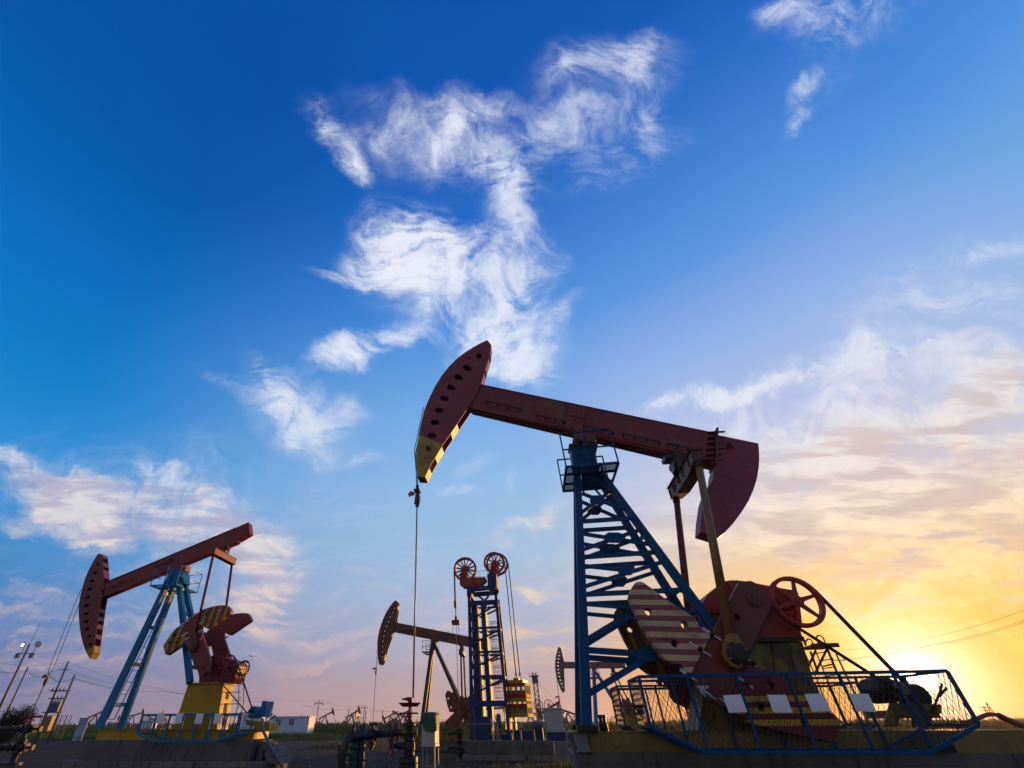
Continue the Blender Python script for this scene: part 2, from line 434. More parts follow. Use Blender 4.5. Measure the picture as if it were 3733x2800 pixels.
m_steel = paint('bare_steel', (.22, .20, .19), (.12, .08, .06), .4, .3, rough=.35, metal=.8)
m_cable = paint('steel_cable', (.05, .04, .035), None, 0, .3, rough=.5, metal=.5, bump=0)
m_rod = paint('polished_brass_coloured_rod', (.60, .46, .24), None, 0, .05, rough=.4, metal=.35, bump=0, dirt=.1)
m_white = paint('white_card', (.93, .93, .92), None, 0, 0, rough=.6, bump=.05, dirt=.05)
m_chalk = paint('white_brush_marks', (.62, .63, .66), (.4, .38, .36), .4, .1, dirt=.1, rough=.7)
m_cab = paint('pale_grey_cabinet_paint', (.40, .43, .37), (.33, .35, .31), .25, .05, dirt=.15)
m_green = paint('green_valve_paint', (.01, .10, .055), (.02, .05, .03), .4, .3)
m_belt = paint('black_rubber_belt', (.02, .015, .012), None, 0, 0, rough=.7, bump=0)
m_black = paint('black_steel', (.02, .022, .022), (.04, .03, .02), .4, .3)
m_pipe = paint('wrapped_pipe', (.03, .034, .042), (.10, .05, .025), .5, .3, sc_=2.5, bump=.8)
m_lagg = paint('felt_lagging', (.030, .036, .042), (.08, .045, .03), .4, .25, sc_=3, bump=.9)
m_bronze = paint('bronze_sleeve', (.25, .13, .03), (.12, .06, .02), .4, .3, metal=.6, rough=.35)
m_grey = paint('grey_galvanised_steel', (.17, .19, .21), (.14, .13, .12), .4, .3, rough=.45)
m_wood = paint('weathered_concrete_pole', (.20, .17, .14), (.10, .08, .06), .4, .1, dirt=.6)
m_far = paint('faded_red_machine_paint', (.42, .12, .06), (.09, .035, .03), .4, .3, bump=0)
m_far2 = paint('faded_dark_machine_paint', (.05, .035, .035), None, 0, .3, bump=0)


def concrete(name, col, dark):
    m, q, bs = mat(name)
    oc = q.new('ShaderNodeTexCoord').outputs['Object']
    a = q.noise(oc, .9, 7, .65); b = q.noise(q.mapping(oc, sca=(4, 4, .35)), 1.6, 6, .65); c_ = q.noise(oc, 22, 5, .7)
    c = q.mix(q.sm(a, .35, .68), col, tuple(x*.6 for x in col))
    c = q.mix(q.m('MULTIPLY', q.sm(b, .50, .68), .8), c, dark)
    v = q.new('ShaderNodeTexVoronoi'); q.put(v.inputs['Vector'], oc); v.inputs['Scale'].default_value = 2.2
    pits = q.sm(v.outputs['Distance'], .07, .03)
    c = q.mix(q.m('MULTIPLY', pits, .8), c, (.02, .018, .016))
    # faint board marks
    sp = q.new('ShaderNodeSeparateXYZ'); q.put(sp.inputs[0], oc)
    ln = q.sm(q.m('ABSOLUTE', q.m('SUBTRACT', q.m('FRACT', q.m('MULTIPLY', sp.outputs[2], 3.3)), .5)), .03, .0)
    c = q.mix(q.m('MULTIPLY', ln, .35), c, (.03, .03, .03))
    q.put(bs.inputs['Base Color'], c); bs.inputs['Roughness'].default_value = .9
    bp = q.new('ShaderNodeBump'); bp.inputs['Strength'].default_value = .5; bp.inputs['Distance'].default_value = .02
    q.put(bp.inputs['Height'], q.m('ADD', c_, q.m('MULTIPLY', a, 1.5))); q.put(bs.inputs['Normal'], bp.outputs[0])
    return m


m_conc = concrete('stained_concrete', (.145, .13, .105), (.035, .03, .024))
m_conc2 = concrete('pale_concrete', (.20, .185, .16), (.07, .06, .05))


def leafmat(name, a, b):
    m, q, bs = mat(name)
    oc = q.new('ShaderNodeTexCoord').outputs['Object']
    c = q.mix(q.sm(q.noise(oc, .35, 5, .6), .38, .62), a, b)
    c = q.mix(q.m('MULTIPLY', q.sm(q.noise(oc, .06, 3, .5), .45, .62), .6), c, (.07, .085, .02))
    q.put(bs.inputs['Base Color'], c); bs.inputs['Roughness'].default_value = .75
    bs.inputs['Specular IOR Level'].default_value = .15
    tr = q.new('ShaderNodeBsdfTranslucent'); q.put(tr.inputs[0], c)
    mx = q.new('ShaderNodeMixShader'); mx.inputs[0].default_value = .3
    q.put(mx.inputs[1], bs.outputs[0]); q.put(mx.inputs[2], tr.outputs[0])
    q.put([x for x in m.node_tree.nodes if x.type == 'OUTPUT_MATERIAL'][0].inputs[0], mx.outputs[0])
    return m


m_reed = leafmat('reed_leaves', (.035, .085, .022), (.022, .055, .015))
m_leaf = leafmat('dark_bush_leaves', (.06, .05, .018), (.025, .04, .012))
m_dry = leafmat('dry_grass', (.16, .13, .04), (.08, .09, .03))

# ------------------------------------------------------------------ ground
m_dirt, q, bs = mat('bare_dirt')
oc = q.new('ShaderNodeTexCoord').outputs['Object']
big = q.noise(oc, .18, 6, .6); mid = q.noise(q.mapping(oc, sca=(1, 2.2, 1)), 1.1, 7, .68); fin = q.noise(oc, 9, 6, .7)
c = q.mix(q.sm(mid, .40, .64), (.020, .013, .007), (.066, .044, .026))
c = q.mix(q.m('MULTIPLY', q.sm(big, .5, .66), .7), c, (.015, .010, .008))
c = q.mix(q.m('MULTIPLY', q.sm(fin, .60, .72), .5), c, (.12, .088, .06))
wet = q.sm(q.noise(q.mapping(oc, (8, 3, 0), (0, 0, 0), (1, 2.5, 1)), .55, 5, .6), .60, .66)
c = q.mix(q.m('MULTIPLY', wet, .5), c, (.036, .032, .028))
q.put(bs.inputs['Base Color'], c)
q.put(bs.inputs['Roughness'], q.m('SUBTRACT', .95, q.m('MULTIPLY', wet, .45)))
bs.inputs['Specular IOR Level'].default_value = .12
bp = q.new('ShaderNodeBump'); bp.inputs['Strength'].default_value = .9; bp.inputs['Distance'].default_value = .06
q.put(bp.inputs['Height'], q.m('ADD', mid, q.m('MULTIPLY', fin, .35))); q.put(bs.inputs['Normal'], bp.outputs[0])
g = MB(); S = 4500
g.add([(-S, -S, 0), (S, -S, 0), (S, S, 0), (-S, S, 0)], [(0, 1, 2, 3)])
tag(g.build('ground', m_dirt), kind='structure')
m_field, q, bs = mat('green_field_soil')
oc = q.new('ShaderNodeTexCoord').outputs['Object']
q.put(bs.inputs['Base Color'], q.mix(q.sm(q.noise(oc, .05, 5, .6), .4, .6), (.03, .06, .018), (.05, .06, .025))); bs.inputs['Roughness'].default_value = 1.
g = MB(); g.add([(-S, 80, .03), (S, 80, .03), (S, S-5, .03), (-S, S-5, .03)], [(0, 1, 2, 3)])
tag(g.build('field', m_field), kind='structure')


def blades(name, mt, spots, seed, label=None, parent=None):
    rnd = random.Random(seed); mb = MB()
    for x, y, z0, h, w in spots:
        a = rnd.uniform(0, PI); lx = rnd.gauss(-.12, .14)*h; ly = rnd.gauss(0, .1)*h
        dx, dy = math.cos(a)*w, math.sin(a)*w
        o = len(mb.v)
        mb.v += [(x-dx, y-dy, z0), (x+dx, y+dy, z0), (x+dx*.6+lx*.4, y+dy*.6+ly*.4, z0+h*.6), (x-dx*.6+lx*.4, y-dy*.6+ly*.4, z0+h*.6), (x+lx, y+ly, z0+h)]
        mb.f += [(o, o+1, o+2, o+3), (o+3, o+2, o+4)]; mb.smooth += [False, False]
    return mb.build(name, mt, parent)


rnd = random.Random(3)
sp = []
from mathutils import noise as mn
for i in range(52000):
    y = 79+abs(rnd.gauss(0, 1))*26 if rnd.random() < .8 else rnd.uniform(79, 260)
    x = rnd.uniform(-1.0, 1.18)*y*1.25
    e = mn.noise(Vector((x*.05, y*.05, 3.1)))
    if y < 82+6*e: continue
    h = (1.15+.9*mn.noise(Vector((x*.09, y*.06, .3)))+rnd.uniform(-.2, .35))*(.55+.45*min(1, (y-79)/8))
    if x < -30: h *= .75
    sp.append((x, y, 0, max(.25, h), rnd.uniform(.03, .075)*(1+y/180)))
tag(blades('reed_bed', m_reed, sp, 5), kind='stuff')
sp = []
for i in range(9000):
    y = rnd.uniform(260, 420); x = rnd.uniform(-1.1, 1.2)*y*1.2
    sp.append((x, y, 0, 1.6+1.8*mn.noise(Vector((x*.03, y*.03, 7)))+rnd.uniform(0, 1.2), rnd.uniform(.5, 1.1)))
tag(blades('distant_scrub', m_reed, sp, 6), kind='stuff')
sp = []
for (cx, cy, r_, k_, hh) in ((-6.5, 44, 3.2, 900, .38), (2.5, 22.5, 2.2, 260, .22), (5.2, 23.0, 1.4, 240, .26), (1.1, 20.5, .9, 120, .18), (-14, 66, 5, 500, .4), (7.6, 34, 3, 500, .5), (-20, 60, 6, 300, .3)):
    for i in range(k_):
        a = rnd.uniform(0, 2*PI); r = r_*rnd.random()**.7
        sp.append((cx+r*math.cos(a), cy+r*.7*math.sin(a), 0, hh*rnd.uniform(.4, 1.2), rnd.uniform(.006, .016)*(1+cy/60)))
tag(blades('weeds', m_dry, sp, 9), kind='stuff')
sp = []
for i in range(9000):
    x = rnd.uniform(-78, -14) if rnd.random() < .75 else rnd.uniform(-14, 60); y = 74+rnd.random()**1.6*9+2.2*mn.noise(Vector((x*.12, 0, 5)))
    sp.append((x, y, 0, rnd.uniform(.25, .75), rnd.uniform(.03, .07)))
tag(blades('meadow_grass', leafmat('meadow_leaves', (.11, .20, .035), (.07, .14, .02)), sp, 11), kind='stuff')
# rubble
mb = MB()
for i in range(1100):
    y = rnd.uniform(12.5, 30); x = rnd.uniform(-.45, .42)*y
    if rnd.random() < .55: y = rnd.uniform(18, 24.5); x = rnd.uniform(-4, 6.0)
    s_ = rnd.uniform(.02, .07)*(1.9 if rnd.random() < .08 else 1); a = rnd.uniform(0, PI)
    ps = []
    for k in (-1, 1):
        for t in range(4):
            an = a+t*PI/2+rnd.uniform(-.4, .4); rr = s_*rnd.uniform(.6, 1.2)*(1 if k < 0 else .7)
            ps.append((x+rr*math.cos(an), y+rr*math.sin(an), s_*(k+.9)*rnd.uniform(.35, .6)))
    mb.hexa(ps)
tag(mb.build('rubble', m_conc), kind='stuff')


# ================================================================== the large pump jack
F1 = Frame(2.70+.75*math.sin(math.radians(9.8)), 11.39+.75*math.cos(math.radians(9.8)), 9.8)
ZC, ZS = .93, 1.25
J = F1.root('pump_jack', 'largest, nearest pump jack, blue lattice tower and red beam with a quarter-round tail weight', 'pump jack')


def shaped_head(F, root, outline, holes, v, tip, backbars, thick=.015, through=False, mt=None, name='horse_head', plate_front=True):
    pl = F.P(outline, -v); hs = [F.P(h, -v) for h in holes]
    m = MB(); m.prism(pl, -v, -v+thick, hs); m.prism(pl, v-thick, v, hs if through else ())
    hd = m.build(name, mt, root)
    return hd, pl


def strap(pl, i0, i1, v, inset=.004, th=.014):
    """curved plate joining the two side plates along outline points i0..i1"""
    m = MB()
    for i in range(i0, i1):
        a, b = pl[i % len(pl)], pl[(i+1) % len(pl)]
        dx, dz = b[0]-a[0], b[1]-a[1]; l = math.hypot(dx, dz) or 1; nx, nz = -dz/l*th, dx/l*th
        m.hexa([(a[0], -v, a[1]), (b[0], -v, b[1]), (b[0], v, b[1]), (a[0], v, a[1]), (a[0]+nx, -v, a[1]+nz), (b[0]+nx, -v, b[1]+nz), (b[0]+nx, v, b[1]+nz), (a[0]+nx, v, a[1]+nz)])
    return m


# --- horse head
HV = .215
out = Z1((833, 198), (865, 238), (855, 310), (780, 560), (735, 650), (680, 742), (475, 1045), (380, 1200), (330, 1305), (268, 1302), (260, 1220), (258, 1150), (265, 1050), (285, 930), (305, 840), (330, 750), (370, 655), (415, 565), (465, 485), (520, 415), (580, 355), (650, 300), (720, 255), (780, 222))
holes = [circ(Z1((765, 327))[0], 22*.452, 14), circ(Z1((693, 340))[0], 10*.452, 10)]
for i, (x, y) in enumerate([(672, 425), (603, 500), (542, 582), (489, 670), (446, 765), (412, 863), (390, 968)]):
    holes.append(circ(Z1((x, y))[0], 21*.452, 14, 1.75, math.radians(24-i*4), -.18))
holes.append(circ(Z1((358, 1078))[0], 24*.452, 14))
cutA, cutB = F1.P(Z1((270, 958), (482, 1045)), -HV)
dx, dz = cutB[0]-cutA[0], cutB[1]-cutA[1]; l = math.hypot(dx, dz); nrm = (dz/l, 0, -dx/l); lim = nrm[0]*cutA[0]+nrm[2]*cutA[1]
m_head = paint('head_red_paint_with_yellow_nose', (.30, .040, .058), (.19, .04, .05), .4, .3, second=(.50, .36, .05), cut=(nrm, lim), dirt=.6)
hd, pl = shaped_head(F1, J, out, holes, HV, None, None, mt=m_head)
# face strap (the curved track) and the ends
strap(pl, 9, 24, HV-.004, th=-.02).build('track', m_head, hd)
strap(pl, 8, 9, HV-.004, th=-.02).build('nose_plate', m_head, hd)
strap(pl, 0, 2, HV-.004, th=-.02).build('crown_plate', m_head, hd)


def lerp2(a, b, t): return (a[0]+(b[0]-a[0])*t, a[1]+(b[1]-a[1])*t)


for (i, t0, t1) in ((2, .12, .5), (2, .62, .95), (5, .45, .70), (6, .06, .62), (7, .30, .92)):
    a, b = lerp2(pl[i], pl[i+1], t0), lerp2(pl[i], pl[i+1], t1)
    if i == 6: a, b = lerp2(pl[i], pl[i+1], .1), lerp2(pl[i], pl[i+1], .66)
    strap([a, b], 0, 1, HV-.003, th=-.02).build('batten_plate', m_head, hd)
# small welded plate on the head
m = MB(); a, b = F1.P(Z1((690, 505), (738, 548)), -HV); m.box(a[0], b[0], -HV-.008, -HV+.002, b[1], a[1]); m.build('patch_plate', m_head, hd)

# --- walking beam
BV = .165
bt0, bt1, bb1, bb0 = F1.P([(1752, 1404), (2610, 1583), (2602, 1676), (1701, 1484)], -BV)
beam = MB(); beam.prism([bt0, bt1, bb1, bb0], -BV, BV)
bm = beam.build('walking_beam', m_redb, J, .006)
ux, uz = bt1[0]-bt0[0], bt1[1]-bt0[1]; l = math.hypot(ux, uz); bx = Vector((ux/l, 0, uz/l)); bn = Vector((-uz/l, 0, ux/l))
T0 = Vector((bt0[0], 0, bt0[1])); BL = l
hgt = (Vector((bt0[0], 0, bt0[1]))-Vector((bb0[0], 0, bb0[1]))).dot(bn)
B0 = T0-bn*hgt
m = MB()
m.bar(T0+bn*.012, T0+bx*BL+bn*.012, .024, BV*2+.06)
m.bar(B0-bn*.012, B0+bx*BL-bn*.012, .024, BV*2+.06)
for a, b in ((.0, .20), (.50, .62), (.26, .30)):
    m.bar(T0+bx*(BL*a)+bn*.034, T0+bx*(BL*b)+bn*.034, .02, BV*2)
    m.bar(B0+bx*(BL*a+.2)-bn*.034, B0+bx*(BL*b+.2)-bn*.034, .02, BV*2-.04)
m.build('flange', m_redb, bm, .003)
m = MB()
for f in (.415, .455, .50):
    for sg in (-1, 1):
        c0 = B0+bx*(BL*f); m.bar(c0+Vector((0, sg*(BV+.02), 0)), c0+bn*(hgt*.98)+Vector((0, sg*(BV+.02), 0)), .018, .05)
m.bar(B0+bx*(BL*.41)+bn*(hgt*.55)+Vector((0, -BV-.012, 0)), B0+bx*(BL*.505)+bn*(hgt*.55)+Vector((0, -BV-.012, 0)), .02, .03)
m.build('stiffener', m_redb, bm)
for f in (.195, .43, .70, .925):
    c0 = T0+bx*(BL*f)+bn*.02
    m = MB(); m.path([c0+bx*(.07*math.cos(a))+bn*(.085*math.sin(a)*1.2) for a in [PI*k/8 for k in range(9)]], .013, 6)
    m.build('lifting_eye', m_redb, bm)
# side steps: a rail on short brackets
for f0, f1, h_ in ((.06, .22, .32), (.30, .42, .22), (.50, .62, .22), (.66, .80, .24), (.83, .94, .25)):
    m = MB(); y = -BV-.13
    a = B0+bx*(BL*f0)+bn*(hgt*h_); b = B0+bx*(BL*f1)+bn*(hgt*h_)
    a.y = b.y = y
    m.bar(a, b, .03, .03)
    for t in (0, .33, .66, 1.):
        p = a.lerp(b, t); m.bar(p, Vector((p.x, -BV, p.z)), .03, .03); m.bar(p, p+bn*.09, .02, .02)
    m.build('side_rail', m_dark, bm)

# --- beam tail weight
TV = .24
tp = F1.P(Z2((1462, 440), (1640, 476), (1812, 512), (1819, 570), (1821, 650), (1815, 730), (1800, 820), (1770, 915), (1725, 1015), (1665, 1110), (1590, 1210), (1520, 1285), (1472, 1322), (1440, 1320), (1310, 1280), (1318, 1150), (1338, 1010), (1372, 900), (1420, 828), (1428, 760), (1445, 690)), -TV)
h_ = circ(F1.P(Z2((1565, 545)), -TV)[0], .115, 18)
m_tail = paint('tail_weight_red_paint', (.28, .028, .055), (.17, .035, .065), .5, .1, dirt=.3)
tl = MB().prism(tp, -TV, TV, [h_]).build('tail_weight', m_tail, J, .008)
for (a, b) in (((1505, 490), (1625, 600)), ((1490, 712), (1612, 826)), ((1468, 936), (1590, 1070)), ((1665, 655), (1740, 722)), ((1495, 1135), (1550, 1180))):
    p, r = F1.P(Z2(a, b), -TV)
    x0, x1, z0, z1 = p[0], r[0], r[1], p[1]
    poly = [(x0, z0+.05), (x1, z0), (x1, z1-.04), (x0, z1)]
    hh = [h_] if a[0] == 1505 else []
    MB().prism(poly, -TV-.012, -TV+.002, hh).build('patch_plate', m_tail, tl)
# joint flange with gussets
a, b = F1.P(Z2((1450, 405), (1432, 692)), -BV)
m = MB(); m.bar((a[0], 0, a[1]+.03), (b[0], 0, b[1]-.05), .05, BV*2+.3)
for i in range(6):
    t = .06+.17*i; x = a[0]+(b[0]-a[0])*t; z_ = a[1]+(b[1]-a[1])*t
    for sg in (-1, 1):
        y = sg*(BV+.06)
        m.hexa([(x-.24, y-.05, z_-.006), (x+.2, y-.05, z_-.03), (x+.2, y+.05, z_-.03), (x-.24, y+.05, z_-.006), (x-.24, y-.05, z_+.008), (x+.2, y-.05, z_-.014), (x+.2, y+.05, z_-.014), (x-.24, y+.05, z_+.008)])
m.build('joint_flange', m_brown, J, .003)

# --- saddle bearing under the beam
sb = F1.P([(2092, 1568), (2178, 1588), (2172, 1606), (2168, 1618), (2150, 1626), (2120, 1626), (2100, 1618), (2088, 1606)], -.3)
m = MB(); m.prism(sb, -.3, .3); cc_ = F1.P([(2119, 1597)], -.36)[0]
m.lathe((cc_[0], -.40, cc_[1]), (0, 1, 0), [(.11, 0), (.13, .02), (.13, .78), (.11, .80)], 18)
m.build('saddle_bearing', m_brown, J, .006)
m = MB(); m.prism(F1.P([(2094, 1612), (2176, 1612), (2180, 1624), (2092, 1624)], -.28), -.3, .3)
m.build('bearing_plate', m_dark, J, .004)


# --- tower: four legs drawn in on two leaning sides
TB, TB0 = .105, -.949            # near side plane: v = TB0 + TB*z


def TN(px, py): return F1.L(px, py, TB0, TB)


def mir(p): return Vector((p[0], -p[1], p[2]))


tower = MB()
capz = TN(2110, 1722).z
# head block
hb = [F1.L(*p, v=-.24) for p in Z2((188, 528), (392, 524), (425, 700), (215, 712))]
m = MB(); m.prism([(p.x, p.z) for p in hb], -.24, .24)
hd_ = m.build('tower', m_blu, J, .005)
m = MB()
for x in (255, 310, 345, 385):
    a = F1.L(*Z2((x, 530))[0], v=-.25); b = F1.L(*Z2((x+18, 700))[0], v=-.25)
    for sg in (-1, 1): m.bar((a.x, sg*.255, a.z), (b.x, sg*.255, b.z), .018, .05)
a, b = F1.L(*Z2((182, 522))[0], v=-.26), F1.L(*Z2((400, 520))[0], v=-.26)
m.bar((a.x-.02, 0, a.z), (b.x+.02, 0, a.z), .03, .56)
m.build('stiffener', m_blu, hd_)
legs = {'f': (Z2((250, 745))[0], (2139, 2648)), 'r': (Z2((445, 760))[0], (2862, 2650))}
LEG = {}
for k, (a, b) in legs.items():
    pa, pb = TN(*a), TN(*b); LEG[k] = (pa, pb)
    for sg in (1, -1):
        p, r = (pa, pb) if sg == 1 else (mir(pa), mir(pb))
        MB().bar(p, r, .17, .13, w2=.21, d2=.17).build('leg', m_blu, hd_, .004)


def onleg(k, zz):
    a, b = LEG[k]; t = (zz-a.z)/(b.z-a.z); return a.lerp(b, t)


def brace(ax, bx_, w=.085, d=.07):
    """a member read on the near side, and its twin on the far side"""
    a, b = TN(*ax), TN(*bx_)
    for sg in (1, -1):
        p, r = (a, b) if sg == 1 else (mir(a), mir(b))
        MB().bar(p, r, w, d).build('brace', m_blu, hd_)


def gusset(c, hw, hh, cutc=True, rot=0.):
    cx, cy = c
    poly = [(-1, -.45), (-.6, -1), (.35, -1), (1, -.5), (1, .35), (.55, 1), (-.4, 1), (-1, .55)]
    pts = [TN(cx+x*hw, cy+y*hh) for x, y in poly]
    for sg in (1, -1):
        q_ = [p if sg == 1 else mir(p) for p in pts]
        m = MB(); nn = len(q_); off = Vector((0, -.05*sg, 0))
        vs = [p+off for p in q_]+[p+off*1.35 for p in q_]
        fs = [tuple(range(nn)), tuple(range(2*nn-1, nn-1, -1))]+[(i, i+nn, (i+1) % nn+nn, (i+1) % nn) for i in range(nn)]
        m.add(vs, fs); m.build('gusset_plate', m_blu, hd_)


# top girder plate
g_ = [TN(*p) for p in Z2((282, 768), (462, 765), (490, 842), (288, 850))]
for sg in (1, -1):
    MB().prism([(p.x, p.z) for p in g_], sg*g_[0].y-.03, sg*g_[0].y+.03).build('girder', m_blu, hd_)
brace((2122, 1799), (2274, 1858)); brace((2226, 1790), (2122, 1868)); gusset((2177, 1826), 27, 17)
brace((2122, 1901), (2304, 1889), .1)
brace((2125, 1946), (2371, 1985)); brace((2331, 1932), (2127, 2003)); gusset((2240, 1963), 39, 19)
brace((2128, 2031), (2392, 2013), .1)
brace((2130, 2063), (2290, 2080)); brace((2414, 2049), (2133, 2138)); gusset((2282, 2078), 30, 22)
brace((2134, 2167), (2484, 2151), .1)
brace((2136, 2202), (2320, 2217)); brace((2560, 2232), (2300, 2215)); brace((2140, 2332), (2320, 2222), .1); gusset((2312, 2218), 28, 20)
brace((2140, 2370), (2372, 2386), .12); brace((2144, 2530), (2372, 2392), .12); brace((2370, 2392), (2560, 2285), .1); gusset((2365, 2385), 44, 27)
brace((2560, 2285), (2545, 2200), .08)
# cross members joining the two sides
m = MB()
for k in ('f', 'r'):
    for zz in (6.6, 5.2, 3.9, 2.9, 1.9):
        a = onleg(k, zz); m.bar(a, mir(a), .08, .06, side=(1, 0, 0))
m.build('cross_tie', m_blu, hd_)
# feet
for sg in (1, -1):
    p = onleg('f', ZS+.12); MB().box(p.x-.2, p.x+.2, sg*p.y-.16, sg*p.y+.16, ZS+.005, ZS+.10).build('foot_plate', m_dark, hd_, .004)

# --- platform round the tower head
pf = J
fl = F1.L(2064, 1702, -.82); fr = F1.L(2255, 1687, -.82)
zf = (fl.z+fr.z)/2; x0, x1 = fl.x, fr.x
rz = F1.L(2048, 1580, -.82).z; rz2 = F1.L(2241, 1563, -.82).z; rt = (rz+rz2)/2
PV = .82


def meshfloor(name, x0, x1, y0, y1, zz, step, w, mt, parent):
    m = MB(); k = x0-(y1-y0)
    while k < x1:
        for sg in (1, -1):
            a = (k, y0) if sg > 0 else (k+(y1-y0), y0); dxs = (y1-y0)*sg
            t0, t1 = 0., 1.
            for lo, hi in ((x0, x1),):
                xa, xb = a[0], a[0]+dxs
                ta, tb = (lo-xa)/dxs, (hi-xa)/dxs
                if ta > tb: ta, tb = tb, ta
                t0, t1 = max(t0, ta), min(t1, tb)
            if t1 > t0+.01:
                m.bar((a[0]+dxs*t0, y0+(y1-y0)*t0, zz), (a[0]+dxs*t1, y0+(y1-y0)*t1, zz), w, w, side=(0, 0, 1))
        k += step
    return m.build(name, mt, parent)


fr_ = MB()
for y in (-PV, -.32, .32, PV): fr_.bar((x0, y, zf), (x1, y, zf), .06, .05)
for x in (x0, x0+.34, x1-.5, x1): fr_.bar((x, -PV, zf), (x, PV, zf), .06, .05, side=(1, 0, 0))
pfo = fr_.build('work_platform', m_blu, J)
meshfloor('grating', x0, x1, -PV, -.32, zf+.02, .07, .012, m_blu, pfo)
meshfloor('grating', x0, x1, .32, PV, zf+.022, .07, .012, m_blu, pfo)
meshfloor('grating', x0, x0+.34, -.32, .32, zf+.024, .07, .012, m_blu, pfo)
for sg in (-1, 1):
    y = sg*PV; rl = MB()
    xs = [x0, x0+(x1-x0)*.45, x1] if sg < 0 else [x0, x1-.55, x1]
    for x in xs:
        rl.bar((x, y, zf), (x, y, rt), .035, .035)
    for zz in (rt, (rt+zf)/2): rl.bar((x0, y, zz), (x1, y, zz), .035, .035)
    rl.build('railing', m_blu, pfo)
m = MB()                      # props under the floor
for sg in (-1, 1):
    for x in (x0+.3, x1-.45): m.bar((x, sg*PV*.95, zf-.03), (x+(.1 if x < 3 else -.1), sg*.3, zf-.6), .05, .05, side=(1, 0, 0))
m.build('prop', m_blu, pfo)
# --- equaliser, its bearing and the pitman arms
EV = 1.1
en = F1.L(2540, 1668, -EV)
ex, ez = en.x, en.z
prof = [(-EV-.14, ez+.17), (-EV-.14, ez-.15), (-.55, ez-.25), (.55, ez-.25), (EV+.14, ez-.15), (EV+.14, ez+.17)]
m = MB()
for sx in (-.11, .11):       # two webs
    hs = [[(a+.075*math.cos(t), ez+.0+.095*math.sin(t)) for t in [2*PI*k/14 for k in range(14)]] for a in (.30, .62)]
    tri = MB().prism(prof, -.008, .008, hs)
    m.add([(ex+sx+y, x, z_) for (x, y, z_) in tri.v], [tuple(reversed(f)) for f in tri.f])
for a, b in ((0, 5), (1, 2), (2, 3), (3, 4)):
    (ya, za), (yb, zb) = prof[a], prof[b]
    m.bar((ex, ya, za), (ex, yb, zb), .02, .34, side=(1, 0, 0))
for y in (-EV-.11, -.8, -.2, .2, .8, EV+.11): m.box(ex-.15, ex+.15, y-.01, y+.01, ez-.12, ez+.13)
eq = m.build('equaliser', m_brown, J, .003)
bc = F1.L(2470, 1690, 0.)
m = MB(); zt = (B0+bx*(BL*.80)).z
m.lathe((ex-.12, -.26, ez+.34), (0, 1, 0), [(.12, 0), (.16, .03), (.16, .49), (.12, .52)], 18)
m.box(ex-.26, ex+.05, -.17, .17, ez+.16, ez+.34)
m.box(ex-.42, ex+.12, -.2, .2, ez+.48, ez+.60)
m.box(ex-.20, ex-.02, -.30, -.2, ez+.10, ez+.62); m.box(ex-.20, ex-.02, .2, .30, ez+.10, ez+.62)
m.build('equaliser_bearing', m_dark, J, .01)
# crank pins
pin = F1.L(2687, 2384, -1.36)
for sg in (-1, 1):
    y = sg*1.33
    pitm = MB(); pitm.tube((ex, sg*(EV+.02), ez-.05), (pin.x, y, pin.z+.32), .082, 14, .098)
    po = pitm.build('pitman_arm', m_pit if sg < 0 else m_brown, J)
    MB().tube((ex, sg*(EV+.02), ez-.02), (ex+(pin.x-ex)*.07, sg*(EV+.04), ez+(pin.z-ez)*.07), .098, 14).build('socket', m_brown, po)
    hp = F1.P(Z4((108, 625), (190, 618), (232, 690), (282, 760), (304, 830), (296, 880), (262, 910), (205, 921), (140, 898), (96, 845), (78, 790), (84, 715)), -1.42)
    ho = MB().prism(hp, sg*1.42-.09, sg*1.42+.09).build('crank_pin_housing', m_pit, po, .02)
    cx_, cz_ = F1.P(Z4((197, 795)), -1.42)[0]
    MB().lathe((cx_, sg*1.50, cz_), (0, sg, 0), [(.205, 0), (.205, .03), (.17, .035), (.165, .06), (.12, .065), (.11, .09), (.03, .092)], 28).build('bearing_cap', m_dark, ho)
    m = MB()
    for k in range(6):
        a = PI*k/3+.4; MB().lathe((cx_+.185*math.cos(a), sg*1.52, cz_+.185*math.sin(a)), (0, sg, 0), [(.02, 0), (.02, .035)], 6).build('bolt', m_steel, ho)

# --- cranks and counterweights on both sides
armp = [(2695, 2122), (2737, 2117), (2757, 2126), (2796, 2147), (2799, 2185), (2817, 2203), (2731, 2388), (2668, 2530), (2653, 2568), (2640, 2580), (2611, 2563), (2573, 2547), (2549, 2517), (2541, 2484), (2520, 2458), (2561, 2380), (2602, 2299), (2648, 2212)]
w1p = Z3((655, 256), (615, 320), (607, 370), (640, 440), (700, 562), (775, 690), (850, 812), (930, 872), (1000, 878), (1022, 900), (1030, 935), (1085, 948), (1165, 790), (1248, 632), (1200, 598), (1140, 590), (1122, 530), (1020, 465), (900, 387), (800, 312), (720, 253), (690, 244))
w2p = [(2733, 2392), (2760, 2430), (2781, 2441), (2800, 2439), (2824, 2451), (2963, 2544), (3047, 2607), (3068, 2629), (3064, 2649), (3043, 2704), (3028, 2707), (2980, 2696), (2836, 2666), (2739, 2637), (2676, 2596), (2655, 2570), (2672, 2532)]
w1h = [Z3((755, 476))[0], Z3((1031, 577))[0], Z3((957, 718))[0]]
w2h = [Z4((495, 1060))[0], Z4((415, 1250))[0], Z4((800, 1390))[0]]
sdir = (math.sin(.055), 0, math.cos(.055))
pA = F1.P(Z3((700, 345)), -1.28)[0]; pB = F1.P(Z3((700, 423)), -1.28)[0]
per = (pA[1]-pB[1]); off = -(sdir[0]*pA[0]+sdir[2]*pA[1])/per
